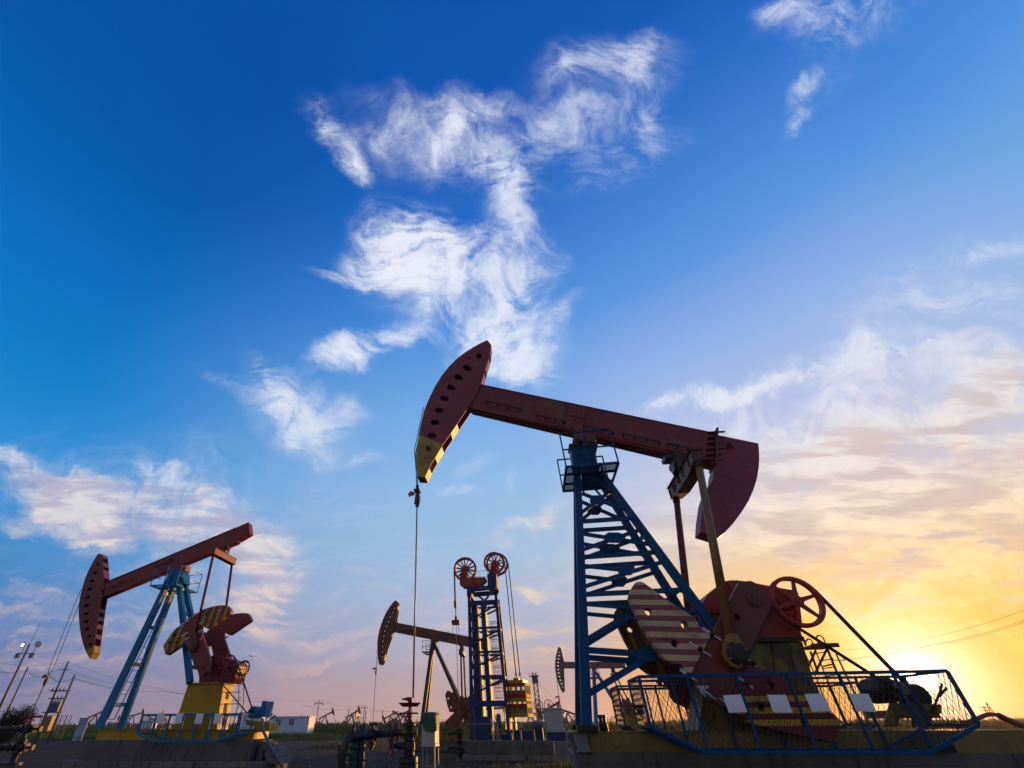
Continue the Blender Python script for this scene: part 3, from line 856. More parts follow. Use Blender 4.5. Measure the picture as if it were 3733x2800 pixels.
m_w1 = paint('counterweight_red_and_cream_bands', (.30, .06, .085), (.22, .06, .06), .2, .45, stripe=(sdir, per, off, (.62, .46, .22), .5), dirt=.35)
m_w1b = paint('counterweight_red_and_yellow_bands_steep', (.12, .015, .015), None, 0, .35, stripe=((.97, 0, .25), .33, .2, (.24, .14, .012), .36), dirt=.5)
pC = F1.P(Z4((500, 1155)), -1.28)[0]; pD = F1.P(Z4((500, 1256)), -1.28)[0]; per2 = pC[1]-pD[1]; s2 = (0, 0, 1)
stripe_range['counterweight_red_and_yellow_bands'] = ((0, 0, 1), F1.P(Z4((500, 1450)), -1.28)[0][1], pC[1])
m_w2 = paint('counterweight_red_and_yellow_bands', (.16, .012, .016), (.10, .015, .02), .4, .25, stripe=(s2, per2, .5-(pC[1])/per2, (.62, .40, .02), .5), dirt=.25)
m_arm = paint('crank_arm_paint', (.16, .034, .018), (.07, .02, .016), .4, .3, dirt=.5)
cr = Vector(F1.L(*Z4((350, 318))[0], v=-1.22))
for sg in (-1, 1):
    ap = F1.P(armp, -1.22)
    arm = MB().prism(ap, sg*1.13-.09, sg*1.13+.09, [circ(F1.P(Z4((205, 475)), -1.22)[0], .065, 12)]).build('crank', m_arm, J, .008)
    for (a, b) in ((F1.P([(2817, 2206)], -1.22)[0], F1.P([(2672, 2524)], -1.22)[0]), (F1.P([(2602, 2301)], -1.22)[0], F1.P([(2523, 2455)], -1.22)[0])):
        N = int(math.hypot(a[0]-b[0], a[1]-b[1])/.045); m = MB()
        m.bar((a[0], sg*1.222, a[1]), (b[0], sg*1.222, b[1]), .012, .008)
        for k in range(N):
            p = lerp2(a, b, (k+.5)/N); m.cbox((p[0], sg*1.225, p[1]), (.035, .022, .02))
        m.build('tooth_rack', m_dark, arm)
    m = MB(); m.lathe((cr.x, sg*1.215, cr.z), (0, sg, 0), [(.155, 0), (.155, .03), (.13, .035), (.125, .05), (.05, .05)], 26)
    so = m.build('shaft_cap', m_brown, arm)
    m = MB()
    for k in range(4): a = PI*k/2+.6; m.lathe((cr.x+.06*math.cos(a), sg*1.262, cr.z+.06*math.sin(a)), (0, sg, 0), [(.024, 0), (.022, .006)], 10)
    m.build('dark_bore_disc', m_dark, so)  # dark discs on the cap paint the shade inside its holes
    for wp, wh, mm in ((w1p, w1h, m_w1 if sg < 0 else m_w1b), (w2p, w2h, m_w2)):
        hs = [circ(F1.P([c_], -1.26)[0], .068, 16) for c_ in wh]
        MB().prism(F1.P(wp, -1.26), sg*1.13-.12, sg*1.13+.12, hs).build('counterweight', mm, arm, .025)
    # bolts and brushed white marks
    marks = [(Z3((1163, 600))[0], Z3((1310, 690))[0]), (Z3((1065, 705))[0], Z3((1232, 812))[0]), (Z3((995, 915))[0], Z3((1125, 1000))[0]), (Z4((310, 835))[0], Z4((380, 900))[0]), (Z4((225, 995))[0], Z4((350, 1085))[0])]
    for a, b in marks:
        a, b = F1.P([a, b], -1.27); m = MB()
        rr = random.Random(int(a[0]*1000))
        top_, bot_ = [], []
        for k in range(9):
            t = k/8; p = lerp2(a, b, t); w = .028*(1-.55*abs(t-.45))+rr.uniform(-.009, .009)
            top_.append((p[0], p[1]+w)); bot_.append((p[0]-.01, p[1]-w))
        m.prism(top_+bot_[::-1], sg*1.258-.004, sg*1.258+.004)
        m.build('white_mark', m_chalk, arm)
        c0 = lerp2(a, b, .5); MB().lathe((c0[0], sg*1.25, c0[1]), (0, sg, 0), [(.05, 0), (.05, .03), (.03, .035), (.03, .09), (.02, .095)], 10).build('bolt', m_dark, arm)
    ar = F1.P(Z6((1082, 474), (1208, 470), (1212, 500), (1160, 512), (1300, 622), (1298, 640), (1168, 552), (1172, 606), (1120, 555)), -1.23)
    MB().prism(ar, sg*1.226-.004, sg*1.226+.004).build('arrow_mark', m_chalk, arm)
    ar = F1.P(Z6((1325, 605), (1420, 655), (1425, 690), (1330, 625)), -1.23)
    MB().prism(ar, sg*1.226-.004, sg*1.226+.004).build('white_mark', m_chalk, arm)
MB().tube((cr.x, -1.1, cr.z), (cr.x, 1.1, cr.z), .12, 18).build('crank_shaft', m_dark, J)

# --- gearbox on its pedestal
gb = [(2557, 2207), (2564, 2193), (2583, 2164), (2606, 2146), (2630, 2126), (2646, 2118), (2663, 2115), (2689, 2115), (2720, 2119), (2798, 2134), (2868, 2147), (2899, 2152), (2912, 2163), (2910, 2180), (2914, 2282), (2926, 2322), (2600, 2330), (2600, 2232), (2585, 2222), (2570, 2220)]
m_gear = paint('gearbox_red_paint', (.38, .025, .02), (.22, .022, .016), .4, .25, dirt=.5)
gbo = MB().prism(F1.P(gb, -.5), -.5, .5).build('gearbox', m_gear, J, .03)
m = MB()
for p0, p1 in (((2652, 2124), (2676, 2170)), ((2745, 2132), (2735, 2200)), ((2700, 2120), (2640, 2240)), ((2890, 2160), (2905, 2300)), ((2800, 2145), (2855, 2215))):
    a, b = F1.P([p0, p1], -.52); m.bar((a[0], -.52, a[1]), (b[0], -.52, b[1]), .03, .07)
a, b = F1.P([(2560, 2228), (2910, 2235)], -.55); m.bar((a[0], 0, a[1]), (b[0], 0, b[1]), .05, 1.14)
m.build('rib', m_gear, gbo)
m = MB()
for x in range(2575, 2910, 22):
    a = F1.P([(x, 2229)], -.55)[0]
    m.lathe((a[0], -.55, a[1]-.05), (0, 0, 1), [(.018, 0), (.018, .1)], 6)
m.build('bolt', m_dark, gbo)
ped = [(2588, 2344), (2925, 2340), (2975, 2510), (3024, 2664), (2545, 2664)]
po = MB().prism(F1.P(ped, -.46), -.46, .46).build('pedestal', m_yelold, J, .005)
a, b = F1.P([(2575, 2334), (2932, 2330)], -.55)
MB().box(a[0], b[0], -.56, .56, min(a[1], b[1])-.03, max(a[1], b[1])+.02).build('pedestal_top', m_dark, po, .004)
m = MB()
for p0, p1 in (((2815, 2345), (2850, 2660)), ((2880, 2345), (2930, 2660)), ((2715, 2345), (2700, 2660))):
    a, b = F1.P([p0, p1], -.47); m.bar((a[0], -.475, a[1]), (b[0], -.475, b[1]), .02, .06)
m.build('rib', m_yelold, po)
# --- belt wheel
wc = F1.L(2903, 2193, -.74)
wr = .5*(F1.L(2890, 2096, -.74).z-F1.L(2915, 2295, -.74).z)-.03
WY = -.74


def wheel(c, R, rim, hub, spokes, mt, parent, sw=.07, width=.14, name='belt_wheel'):
    m = MB(); c = Vector(c)
    m.lathe((c.x, c.y-width/2, c.z), (0, 1, 0), [(R-rim, 0), (R-.02, 0), (R, .015), (R-.02, .05), (R, width/2), (R-.02, width-.05), (R, width-.015), (R-.02, width), (R-rim, width), (R-rim, 0)], 56)
    m.f = m.f[:-2]; m.smooth = m.smooth[:-2]
    o = m.build(name, mt, parent)
    for k in range(spokes):
        a = 2*PI*k/spokes+.25; d = Vector((math.cos(a), 0, math.sin(a)))
        MB().bar(c+d*(hub*.8), c+d*(R-rim*.8), sw*1.35, width*.45, w2=sw*.8).build('spoke', mt, o, .01)
    MB().lathe((c.x, c.y-width*.7, c.z), (0, 1, 0), [(hub*.5, 0), (hub*.55, .03), (hub, .035), (hub, width*1.2)], 20).build('hub', mt, o)
    return o


wheel(wc, wr, .075, .12, 6, m_gear, J)
MB().tube((wc.x, WY, wc.z), (wc.x, 0, wc.z), .05, 12).build('input_shaft', m_dark, J)
# --- motor on its stand, with the belts
mc = F1.L(3262, 2512, -.5)
mo = MB().lathe((mc.x, -.42, mc.z), (0, 1, 0), [(.12, 0), (.19, .02), (.2, .06), (.2, .75), (.15, .8)], 26).build('motor', m_dark, J)
m = MB()
for k in range(30):
    a = 2*PI*k/30; d = Vector((math.cos(a), 0, math.sin(a))); c0 = Vector((mc.x, 0, mc.z))
    m.bar(c0+d*.205+Vector((0, -.34, 0)), c0+d*.205+Vector((0, .3, 0)), .008, .022, side=tuple(d))
m.build('cooling_fin', m_dark, mo)
MB().lathe((mc.x, WY-.07, mc.z), (0, 1, 0), [(.10, 0), (.11, .01), (.10, .05), (.11, .07), (.10, .1), (.11, .14), (.05, .15), (.03, .35)], 22).build('pulley', m_steel, mo)
bc_ = F1.L(3330, 2536, -.1); m = MB(); m.lathe((bc_.x, -.3, bc_.z), (0, 1, 0), [(.17, 0), (.19, .02), (.19, .1), (.15, .12), (.15, .4), (.19, .42), (.19, .5), (.17, .52)], 24)
m.build('brake_drum', m_dark, mo)
a, b = F1.L(3348, 2515, -.2), F1.L(3392, 2600, -.2); m = MB(); m.box(a.x, b.x, -.25, .3, b.z, a.z); m.build('terminal_box', m_black, mo, .015)
a, b = F1.L(3225, 2590, -.3), F1.L(3425, 2618, -.3); m = MB(); m.box(a.x, b.x, -.36, .4, b.z, a.z); m.build('slide_rail', m_skid, mo, .005)
p0 = F1.P([(3245, 2562), (3430, 2568), (3432, 2600), (3395, 2622), (3390, 2650), (3330, 2650), (3325, 2618), (3285, 2612), (3270, 2650), (3220, 2650), (3232, 2610)], -.42)
MB().prism(p0, -.42, -.38).build('motor_stand', m_yelold, mo)
a = F1.L(3400, 2575, -.4); m = MB()
m.path([F1.L(*p, v=-.45) for p in [(3395, 2600), (3412, 2560), (3428, 2520), (3434, 2492)]], .02, 6)
m.path([F1.L(*p, v=-.45) for p in [(3424, 2540), (3440, 2520), (3452, 2508)]], .02, 6)
m.build('brake_lever', m_dark, mo)
m = MB()
for k in range(4):
    y = WY-.05+.033*k
    d0 = Vector((mc.x-wc.x, 0, mc.z-wc.z)); L_ = d0.length; d0.normalize(); nn = Vector((-d0.z, 0, d0.x)); r1, r2 = wr-.005, .105
    sa = (r1-r2)/L_; ca = math.sqrt(1-sa*sa)
    for sg in (1, -1):
        t = d0*sa+nn*(sg*ca)
        m.bar(Vector((wc.x, y, wc.z))+t*r1, Vector((mc.x, y, mc.z))+t*r2, .016, .026)
m.build('drive_belt', m_belt, J)
# --- service ladder and stand behind the gearbox
m = MB(); V = .35
pts = lambda *ps: [F1.L(*p, v=V) for p in Z4(*ps)]
a, b = pts((765, 735), (985, 720)); m.box(a.x, b.x, V-.45, V+.25, a.z-.03, a.z); m.box(a.x, b.x, V-.46, V-.42, a.z-.06, a.z+.02)
for p0, p1 in (((885, 765), (815, 915)), ((985, 745), (885, 950)), ((985, 745), (1068, 950)), ((840, 770), (905, 950)), ((770, 640), (800, 720))):
    a, b = pts(p0, p1); m.bar(a, b, .035, .035)
a, b = pts((945, 900), (1035, 880)); m.bar(a, b, .03, .03)
for pp in (((800, 700), (800, 680), (818, 664), (840, 664), (858, 690), (868, 722), (960, 950), (1010, 1080)), ((908, 700), (890, 655), (900, 635), (925, 632), (950, 652), (970, 700), (1068, 950), (1110, 1075))):
    m.path(pts(*pp), .016, 6)
m.path([F1.L(*p, v=V+.4) for p in Z4((770, 740), (870, 950), (950, 1150), (1010, 1290))], .016, 6)
for k in range(6):
    t = k/5; a = pts((868+t*120, 722+t*330))[0]; b = pts((970+t*120, 700+t*340))[0]; m.bar(a, b, .02, .02)
m.build('ladder', m_brown, J)

# --- skid
SV = .72; LU = 13.2
m = MB()
for sg in (-1, 1):
    y = sg*SV
    m.box(.34, LU, y-.008, y+.008, ZC+.02, ZS-.02); m.box(.30, LU, y-.09*(1 if sg > 0 else .2)-.0, y+.09, ZS-.022, ZS); m.box(.34, LU, y-.03, y+.09, ZC, ZC+.02)
for u in (.5, 2.5, 3.9, 5.0, 6.4, 8, 10, 12): m.box(u, u+.1, -SV+.01, SV-.01, ZC+.03, ZS-.03)
sk = m.build('skid', m_skid, J, .003)
m = MB(); m.box(.0, .42, -.80, .80, ZS-.04, ZS+.003); m.build('pad', m_yelold, sk, .004)
for sg in (-1, 1):
    m = MB(); m.hexa([(.08, sg*.74-.06, ZC+.005), (.32, sg*.74-.06, ZC+.005), (.32, sg*.74+.06, ZC+.005), (.08, sg*.74+.06, ZC+.005), (.02, sg*.74-.06, ZS-.045), (.30, sg*.74-.06, ZS-.045), (.30, sg*.74+.06, ZS-.045), (.02, sg*.74+.06, ZS-.045)])
    m.box(.05, .42, sg*.74-.085, sg*.74+.085, ZC, ZC+.012); m.build('end_post', m_grey, sk, .003)
a = F1.L(2244, 2708, -SV-.01); b = F1.L(3339, 2712, -SV-.01)
for p in (a, b):
    MB().lathe((p.x, -SV-.07, p.z), (0, 1, 0), [(.062, 0), (.066, .01), (.066, .06)], 18).build('lifting_lug', m_skid, sk)
m = MB()
for px in (2194, 2208):
    p = F1.L(px, 2650, -.5)
    m.lathe((p.x, -.5, ZS), (0, 0, 1), [(.05, 0), (.05, .12), (.035, .12), (.035, .22), (.045, .22), (.045, .27)], 8)
m.build('anchor_bolt', m_dark, sk)
p = F1.P([(3452, 2712), (3474, 2712), (3492, 2744), (3380, 2744)], -.85)
MB().prism(p, -.86, -.84).build('corner_gusset', m_dark, sk)
# --- bridle, carrier bar and rod
nose = F1.L(*Z1((268, 1250))[0], v=0); hx = F1.L(*Z1((266, 1400))[0], v=0).x
cb = F1.L(*Z1((268, 1440))[0], v=0)
m = MB()
for sg in (-1, 1):
    m.path([Vector((F1.L(*Z1((330, 750))[0], v=0).x-.03, sg*.09, F1.L(*Z1((330, 750))[0], v=0).z)), F1.L(*Z1((257, 1100))[0], v=0)+Vector((-.03, sg*.09, 0)), nose+Vector((-.02, sg*.09, 0)), Vector((cb.x, sg*.09, cb.z+.2))], .014, 6)
m.build('bridle_cable', m_cable, J)
m = MB()
zb = [F1.L(*Z1((268, y))[0], v=0).z for y in (1368, 1385, 1415, 1425, 1455, 1500, 1520, 1545)]
m.lathe((cb.x, 0, 0), (0, 0, 1), [(.05, zb[7]), (.05, zb[6]), (.085, zb[6]), (.085, zb[5]), (.06, zb[4]), (.06, zb[3]), (.045, zb[2]), (.05, zb[1]), (.05, zb[0])], 12)
m.box(cb.x-.09, cb.x+.09, -.14, .14, zb[3], zb[2]+.02)
m.box(cb.x-.04, cb.x+.09, -.09, .09, zb[5]+.02, zb[4])
cbo = m.build('carrier_bar', m_brown, J, .006)
m = MB()
for k in range(26):
    p = Vector((cb.x+.075+.01*math.sin(k*2.), -.1, zb[3]-.02*k)); m.cbox(p, (.016, .016, .018), k*.8)
m.build('chain', m_brown, cbo)
fp = F1.P(Z1((192, 1442), (215, 1415), (245, 1428), (245, 1450), (220, 1455), (210, 1472)), -.05)
MB().prism(fp, -.06, -.04).build('flag_plate', m_gear, cbo)
wx = F1.L(1494.6, 2515, 0).x
rodx = (cb.x+wx)/2
zw = F1.L(1494, 2545, 0).z
MB().tube((cb.x, 0, zb[7]-.01), (cb.x, 0, zw), .022, 10).build('polished_rod', m_rod, J)

# ------------------------------------------------------------------ concrete under the large jack
o = F1.root('concrete_foundation', 'long low stained concrete foundation with a steel edge under the large pump jack', 'foundation')
MB().box(0, LU+.3, -.77, .82, -.05, ZC-.002).build('slab', m_conc, o, .012)
m = MB(); m.box(-.035, 0.012, -.79, -.73, -.05, ZC+.001); m.box(-.03, -.002, -.77, .80, ZC-.06, ZC+.001); m.build('edge_angle', m_grey, o)


# ------------------------------------------------------------------ guard cages
def meshpanel(poly, step, r, to3, parent, mt, slope=2.0, name='wire_mesh', kink=True):
    """diamond wire mesh clipped to a convex polygon given in plane coordinates"""
    m = MB(); xs = [p[0] for p in poly]; ys = [p[1] for p in poly]
    x0_, x1_, y0_, y1_ = min(xs), max(xs), min(ys), max(ys); H = y1_-y0_

    def clip(a, b):
        t0, t1 = 0., 1.; N = len(poly)
        ar = sum(poly[i][0]*poly[(i+1) % N][1]-poly[(i+1) % N][0]*poly[i][1] for i in range(N)); s_ = 1 if ar > 0 else -1
        for i in range(N):
            p, q_ = poly[i], poly[(i+1) % N]; ex_, ey_ = q_[0]-p[0], q_[1]-p[1]
            fa = s_*(ex_*(a[1]-p[1])-ey_*(a[0]-p[0])); fb = s_*(ex_*(b[1]-p[1])-ey_*(b[0]-p[0]))
            if fa < 0 and fb < 0: return None
            if fa < 0: t0 = max(t0, fa/(fa-fb))
            elif fb < 0: t1 = min(t1, fa/(fa-fb))
        return (lerp2(a, b, t0), lerp2(a, b, t1)) if t1 > t0+1e-3 else None
    for sg in (1, -1):
        k = x0_-H/slope
        while k < x1_+H/slope:
            c_ = clip((k, y0_), (k+sg*H/slope, y1_))
            if c_: m.path([to3(*c_[0]), to3(*c_[1])], r, 3)
            k += step
    return m.build(name, mt, parent)


def guard(F, root_label, hexpx, v0, v1, side, mt, step=.085, r=.0045, posts=4, group=None, bar=.04, tilt=0., hexl=None):
    """a basket of six-sided frames hung on the side of the skid; side -1 near, +1 far"""
    P_ = hexl or F.P(hexpx, -v1)
    o = F.root('guard_cage', root_label, 'guard cage', group)
    fr = MB()
    for y, bw in ((side*v1, bar*1.25), (side*v0, bar)):
        for i in range(6):
            a, b = P_[i], P_[(i+1) % 6]; fr.bar((a[0], y, a[1]), (b[0], y, b[1]), bw, bw)
    for p in P_: fr.bar((p[0], side*v0, p[1]), (p[0], side*v1, p[1]), bar, bar, side=(1, 0, 0))
    fr.build('frame', mt, o, .003)
    TL, BL_, B1, B2, BR, TR = P_
    for i in range(posts):
        t = (i+1)/(posts+1)
        for y in (side*v1, side*v0):
            x = TL[0]+(TR[0]-TL[0])*t; top = TL[1]+(TR[1]-TL[1])*t
            xb = x
            if xb < B1[0]: zb_ = BL_[1]+(B1[1]-BL_[1])*(xb-BL_[0])/(B1[0]-BL_[0])
            elif xb > B2[0]: zb_ = B2[1]+(BR[1]-B2[1])*(xb-B2[0])/(BR[0]-B2[0])
            else: zb_ = B1[1]+(B2[1]-B1[1])*(xb-B1[0])/(B2[0]-B1[0])
            MB().bar((x, y, top), (xb, y, zb_), bar*.9, bar*.9).build('post', mt, o)
    meshpanel(P_, step, r, lambda x, z_: (x, side*v1-.012*side, z_), o, m_dark)
    for a, b in ((0, 1), (5, 4), (1, 2), (3, 4)):
        p, q_ = P_[a], P_[b]; L_ = math.hypot(p[0]-q_[0], p[1]-q_[1])
        meshpanel([(0, 0), (v1-v0, 0), (v1-v0, L_), (0, L_)], step*1.1, r, lambda s_, t_, p=p, q_=q_, L_=L_: (p[0]+(q_[0]-p[0])*t_/L_, side*(v0+s_), p[1]+(q_[1]-p[1])*t_/L_), o, m_dark)
    return o, P_


hx_ = [(2332, 2468), (2366, 2647), (2574, 2742), (3389, 2746), (3562, 2643), (3457, 2445)]
Pg = F1.P(hx_, -1.95)
ztop = (Pg[0][1]+Pg[5][1])/2; zbot = (Pg[2][1]+Pg[3][1])/2; zmid = (Pg[1][1]+Pg[4][1])/2
xl = (Pg[0][0]+Pg[1][0])/2; xr = (Pg[4][0]+Pg[5][0])/2
print('cage', [(round(a, 2), round(b, 2)) for a, b in Pg])
Pg = [(xl, ztop), (xl, zmid), (Pg[2][0], zbot), (Pg[3][0], zbot), (xr, zmid), (xr, ztop)]
guard(F1, 'blue mesh guard cage on the near side of the largest pump jack, behind big cards', None, .80, 1.95, -1, m_blu, posts=5, hexl=Pg)
guard(F1, 'dark mesh guard cage on the far side of the largest pump jack', None, .80, 1.95, 1, m_blu, posts=5, hexl=[(a, b) for a, b in Pg])
nm = ['left-hand', 'second', 'third', 'right-hand']
for i, ((cx, cy), lab) in enumerate(zip([(2679, 2565), (2842, 2565), (2981, 2561), (3144, 2561)],
        ['blank white card on the large cage, in front of the crank arm end', 'blank white card on the large cage, second from its left, over the striped counterweight', 'blank white card on the large cage, third from its left, over the striped counterweight', 'blank white card on the large cage, against the bright sky left of the motor'])):
    p = F1.L(cx, cy, -2.0); o = bpy.data.objects.new('blank_card', None)
    m = MB(); w, h_ = .15, .125; sk_ = .0
    m.hexa([(-w, -.004, -h_), (w, -.004, -h_), (w, .004, -h_), (-w, .004, -h_), (-w-sk_, -.004, h_), (w-sk_, -.004, h_), (w-sk_, .004, h_), (-w-sk_, .004, h_)])
    bpy.data.objects.remove(o)
    o = m.build('blank_card', m_white, None)
    wp = F1.o+F1.u*p.x+F1.v*p.y; o.location = (wp.x, wp.y, p.z); o.rotation_euler = (0, math.radians((-2, 1, -1.5, 2)[i]), F1.rz)
    tag(o, lab, 'card', 'blank cards on the large cage')
#PART2
# ================================================================== tools for the other machines
def at_y(px, py, y, z0=0.):
    d = Fv+Rv*((px-PPX)/FPX)+Uv*((PPY-py)/FPX); t = y/d.y
    return Vector((d.x*t, y, CAMH+d.z*t))


def wheel_at(F, px, py, v, rpx, parent, mt, rim=.05, spokes=6, hub=.08, width=.1, sw=.05, name='belt_wheel'):
    c = F.L(px, py, v); e = F.L(px, py-rpx, v); f_ = F.L(px, py+rpx, v); R = (e.z-f_.z)/2
    return wheel((c.x, v, c.z), R, rim, hub, spokes, mt, parent, sw, width, name), Vector((c.x, v, c.z)), R


def small_jack(F, label, d, mr, mb, mh, ml, my, ZC, group=None):
    """a pump jack whose side outlines are read in its own ground frame"""
    J = F.root('pump_jack', label, 'pump jack', group)
    hv = d.get('hv', .2)
    pl = F.P(d['head'], -hv); hs = [F.P(h, -hv) for h in d['holes']]
    m = MB(); m.prism(pl, -hv, -hv+.02, hs); m.prism(pl, hv-.02, hv, hs if d.get('through') else ())
    h = m.build('horse_head', mh, J)
    a, b = d['face']; strap(pl, a, b, hv-.004, th=-.025).build('track', mh, h)
    for i, t0, t1 in d.get('battens', ()):
        strap([lerp2(pl[i], pl[i+1], t0), lerp2(pl[i], pl[i+1], t1)], 0, 1, hv-.003, th=-.02).build('batten_plate', mh, h)
    bv = d.get('bv', .15)
    q = F.P(d['beam'], -bv); bm = MB().prism(q, -bv, bv).build('walking_beam', mr, J, .01)
    t0, t1, b1, b0 = [Vector((p[0], 0, p[1])) for p in q]
    m = MB(); m.bar(t0, t1, .03, bv*2+.07); m.bar(b0, b1, .03, bv*2+.07); m.build('flange', mr, bm)
    for f_ in d.get('eyes', (.2, .5, .8)):
        c0 = t0.lerp(t1, f_); dr = (t1-t0).normalized(); n_ = Vector((-dr.z, 0, dr.x))
        m = MB(); m.path([c0+dr*(.07*math.cos(a_))+n_*(.10*math.sin(a_)) for a_ in [PI*k/6 for k in range(7)]], .014, 5); m.build('lifting_eye', mr, bm)
    for f0, f1, k_ in d.get('rails', ()):
        a_, b_ = b0.lerp(b1, f0), b0.lerp(b1, f1); up = (t0-b0)*k_; a_ = a_+up; b_ = b_+up; a_.y = b_.y = -bv-.12
        m = MB(); m.bar(a_, b_, .035, .035)
        for t in (0, .33, .66, 1): p = a_.lerp(b_, t); m.bar(p, Vector((p.x, -bv, p.z)), .03, .03); m.bar(p, p+Vector((0, 0, .1)), .02, .02)
        m.build('side_rail', m_dark, bm)
    if 'tail' in d: MB().prism(F.P(d['tail'], -bv-.05), -bv-.05, bv+.05).build('tail_weight', mr, J, .01)
    # legs
    body = None
    for (top, bot, vt, vb, w, dp) in d['legs']:
        a_, b_ = F.L(*top, v=-vt), F.L(*bot, v=-vb)
        for sg in (1, -1):
            p, r = (a_, b_) if sg == 1 else (mir(a_), mir(b_))
            o = MB().bar(p, r, w*.85, dp).build('leg', ml, J, .005)
        nt_ = d.get('ties', 0)
        if nt_:
            for k in range(nt_):
                t = (k+.75)/nt_*.93; c_ = a_.lerp(b_, t)
                MB().bar(c_, mir(c_), .13, .08, side=(1, 0, 0)).build('cross_tie', m_steel if (k % 2 == 0 and ml is m_blul) else ml, J)
    if 'ladder' in d:
        p0, p1, v0, v1 = d['ladder']
        a_, b_ = F.L(*p0, v=v0), F.L(*p1, v=v0); m = MB()
        e_ = Vector((0, v1-v0, 0)); m.bar(a_, b_, .03, .03); m.bar(a_+e_, b_+e_, .03, .03)
        N = int((a_-b_).length/.42)
        for k in range(N+1): c_ = a_.lerp(b_, k/N); m.bar(c_, c_+e_, .025, .025, side=(1, 0, 0))
        m.build('ladder', ml, J)
    # head block and platform
    sb_ = F.P(d['saddle'], -.2); MB().prism(sb_, -.2, .2).build('saddle_bearing', mb, J, .01)
    if 'cap' in d: MB().prism(F.P(d['cap'], -.26), -.26, .26).build('tower_cap', ml, J, .01)
    if 'plat' in d:
        (fx0, fy), (fx1, _), rt_, PVx = d['plat']
        a_ = F.L(fx0, fy, -PVx); b_ = F.L(fx1, fy, -PVx); zf_ = a_.z; zr = F.L(fx0, rt_, -PVx).z
        m = MB()
        for sg in (-1, 1):
            for y in (sg*.35, sg*PVx): m.bar((a_.x, y, zf_), (b_.x, y, zf_), .05, .05)
            for x in (a_.x, (a_.x+b_.x)/2, b_.x): m.bar((x, sg*.3, zf_), (x, sg*PVx, zf_), .05, .05, side=(1, 0, 0))
            k = a_.x+.06
            while k < b_.x: m.bar((k, sg*.35, zf_), (k, sg*PVx, zf_), .012, .012, side=(1, 0, 0)); k += .07
            for x in (a_.x, (a_.x+b_.x)/2, b_.x): m.bar((x, sg*PVx, zf_), (x, sg*PVx, zr), .028, .028)
            for zz in (zr, (zr+zf_)/2):
                m.bar((a_.x, sg*PVx, zz), (b_.x, sg*PVx, zz), .024, .024)
                for x in (a_.x, b_.x): m.bar((x, sg*.3, zz), (x, sg*PVx, zz), .024, .024, side=(1, 0, 0))
        m.bar((a_.x, -.35, zf_), (a_.x, .35, zf_), .05, .05, side=(1, 0, 0)); m.build('work_platform', ml, J)
    # equaliser, pitmans, cranks
    EV, CV = d['EV'], d['CV']; e = F.L(*d['eq'], v=-EV); pn = F.L(*d['pin'], v=-CV-.15)
    m = MB(); m.box(e.x-.13, e.x+.13, -EV-.12, EV+.12, e.z-.13, e.z+.13); m.box(e.x-.16, e.x+.16, -EV-.13, EV+.13, e.z+.13, e.z+.15); m.box(e.x-.16, e.x+.16, -EV-.13, EV+.13, e.z-.15, e.z-.13)
    m.build('equaliser', mb, J, .004)
    zt_ = b0.z+(b1.z-b0.z)*(e.x-b0.x)/(b1.x-b0.x)
    m = MB(); m.lathe((e.x, -.2, (e.z+zt_)/2+.05), (0, 1, 0), [(.13, 0), (.15, .02), (.15, .38), (.13, .4)], 14); m.box(e.x-.1, e.x+.1, -.12, .12, e.z+.1, zt_+.01); m.box(e.x-.2, e.x+.2, -.15, .15, zt_-.05, zt_+.01)
    m.build('equaliser_bearing', m_dark, J)
    for sg in (-1, 1):
        y = sg*(CV+.15)
        po = MB().tube((e.x, sg*EV, e.z-.1), (pn.x, y, pn.z+.2), d.get('pr', .06), 10).build('pitman_arm', mb, J)
        m = MB(); m.lathe((pn.x, y-sg*.06, pn.z), (0, sg, 0), [(.20, 0), (.22, .02), (.22, .12), (.14, .13), (.13, .17)], 18)
        m.hexa([(pn.x-.2, y-.05, pn.z), (pn.x+.2, y-.05, pn.z), (pn.x+.2, y+.05, pn.z), (pn.x-.2, y+.05, pn.z), (pn.x-.1+(e.x-pn.x)*.12, y-.05, pn.z+.5), (pn.x+.1+(e.x-pn.x)*.12, y-.05, pn.z+.5), (pn.x+.1+(e.x-pn.x)*.12, y+.05, pn.z+.5), (pn.x-.1+(e.x-pn.x)*.12, y+.05, pn.z+.5)])
        m.build('crank_pin_housing', m_brown, po)
        arm = MB().prism(F.P(d['arm'], -CV-.08), sg*CV-.08, sg*CV+.08).build('crank', mr, J, .01)
        for wi, (w_, wh, wm) in enumerate(d['weights']):
            hs = [circ(F.P([c_], -CV-.11)[0], .06, 12) for c_ in wh]
            MB().prism(F.P(w_, -CV-.11), sg*CV-.11, sg*CV+.11, hs).build('counterweight', wm if sg < 0 else mr, arm, .02)
        if 'shaft' in d:
            s_ = F.L(*d['shaft'], v=-CV-.09); MB().lathe((s_.x, sg*(CV+.08), s_.z), (0, sg, 0), [(.12, 0), (.12, .03), (.05, .035)], 16).build('shaft_cap', mb, arm)
        for a_, b_ in d.get('marks', ()):
            a_, b_ = F.P([a_, b_], -CV-.12); MB().bar((a_[0], sg*(CV+.118), a_[1]), (b_[0], sg*(CV+.118), b_[1]), .055, .008).build('white_mark', m_chalk, arm)
        if 'arrow' in d: MB().prism(F.P(d['arrow'], -CV-.1), sg*(CV+.085)-.004, sg*(CV+.085)+.004).build('arrow_mark', m_chalk, arm)
    gv = d.get('gv', .42)
    g_ = MB().prism(F.P(d['gear'], -gv), -gv, gv).build('gearbox', mr, J, .03)
    pe = MB().prism(F.P(d['ped'], -gv), -gv+.0, gv).build('pedestal', my, J, .006)
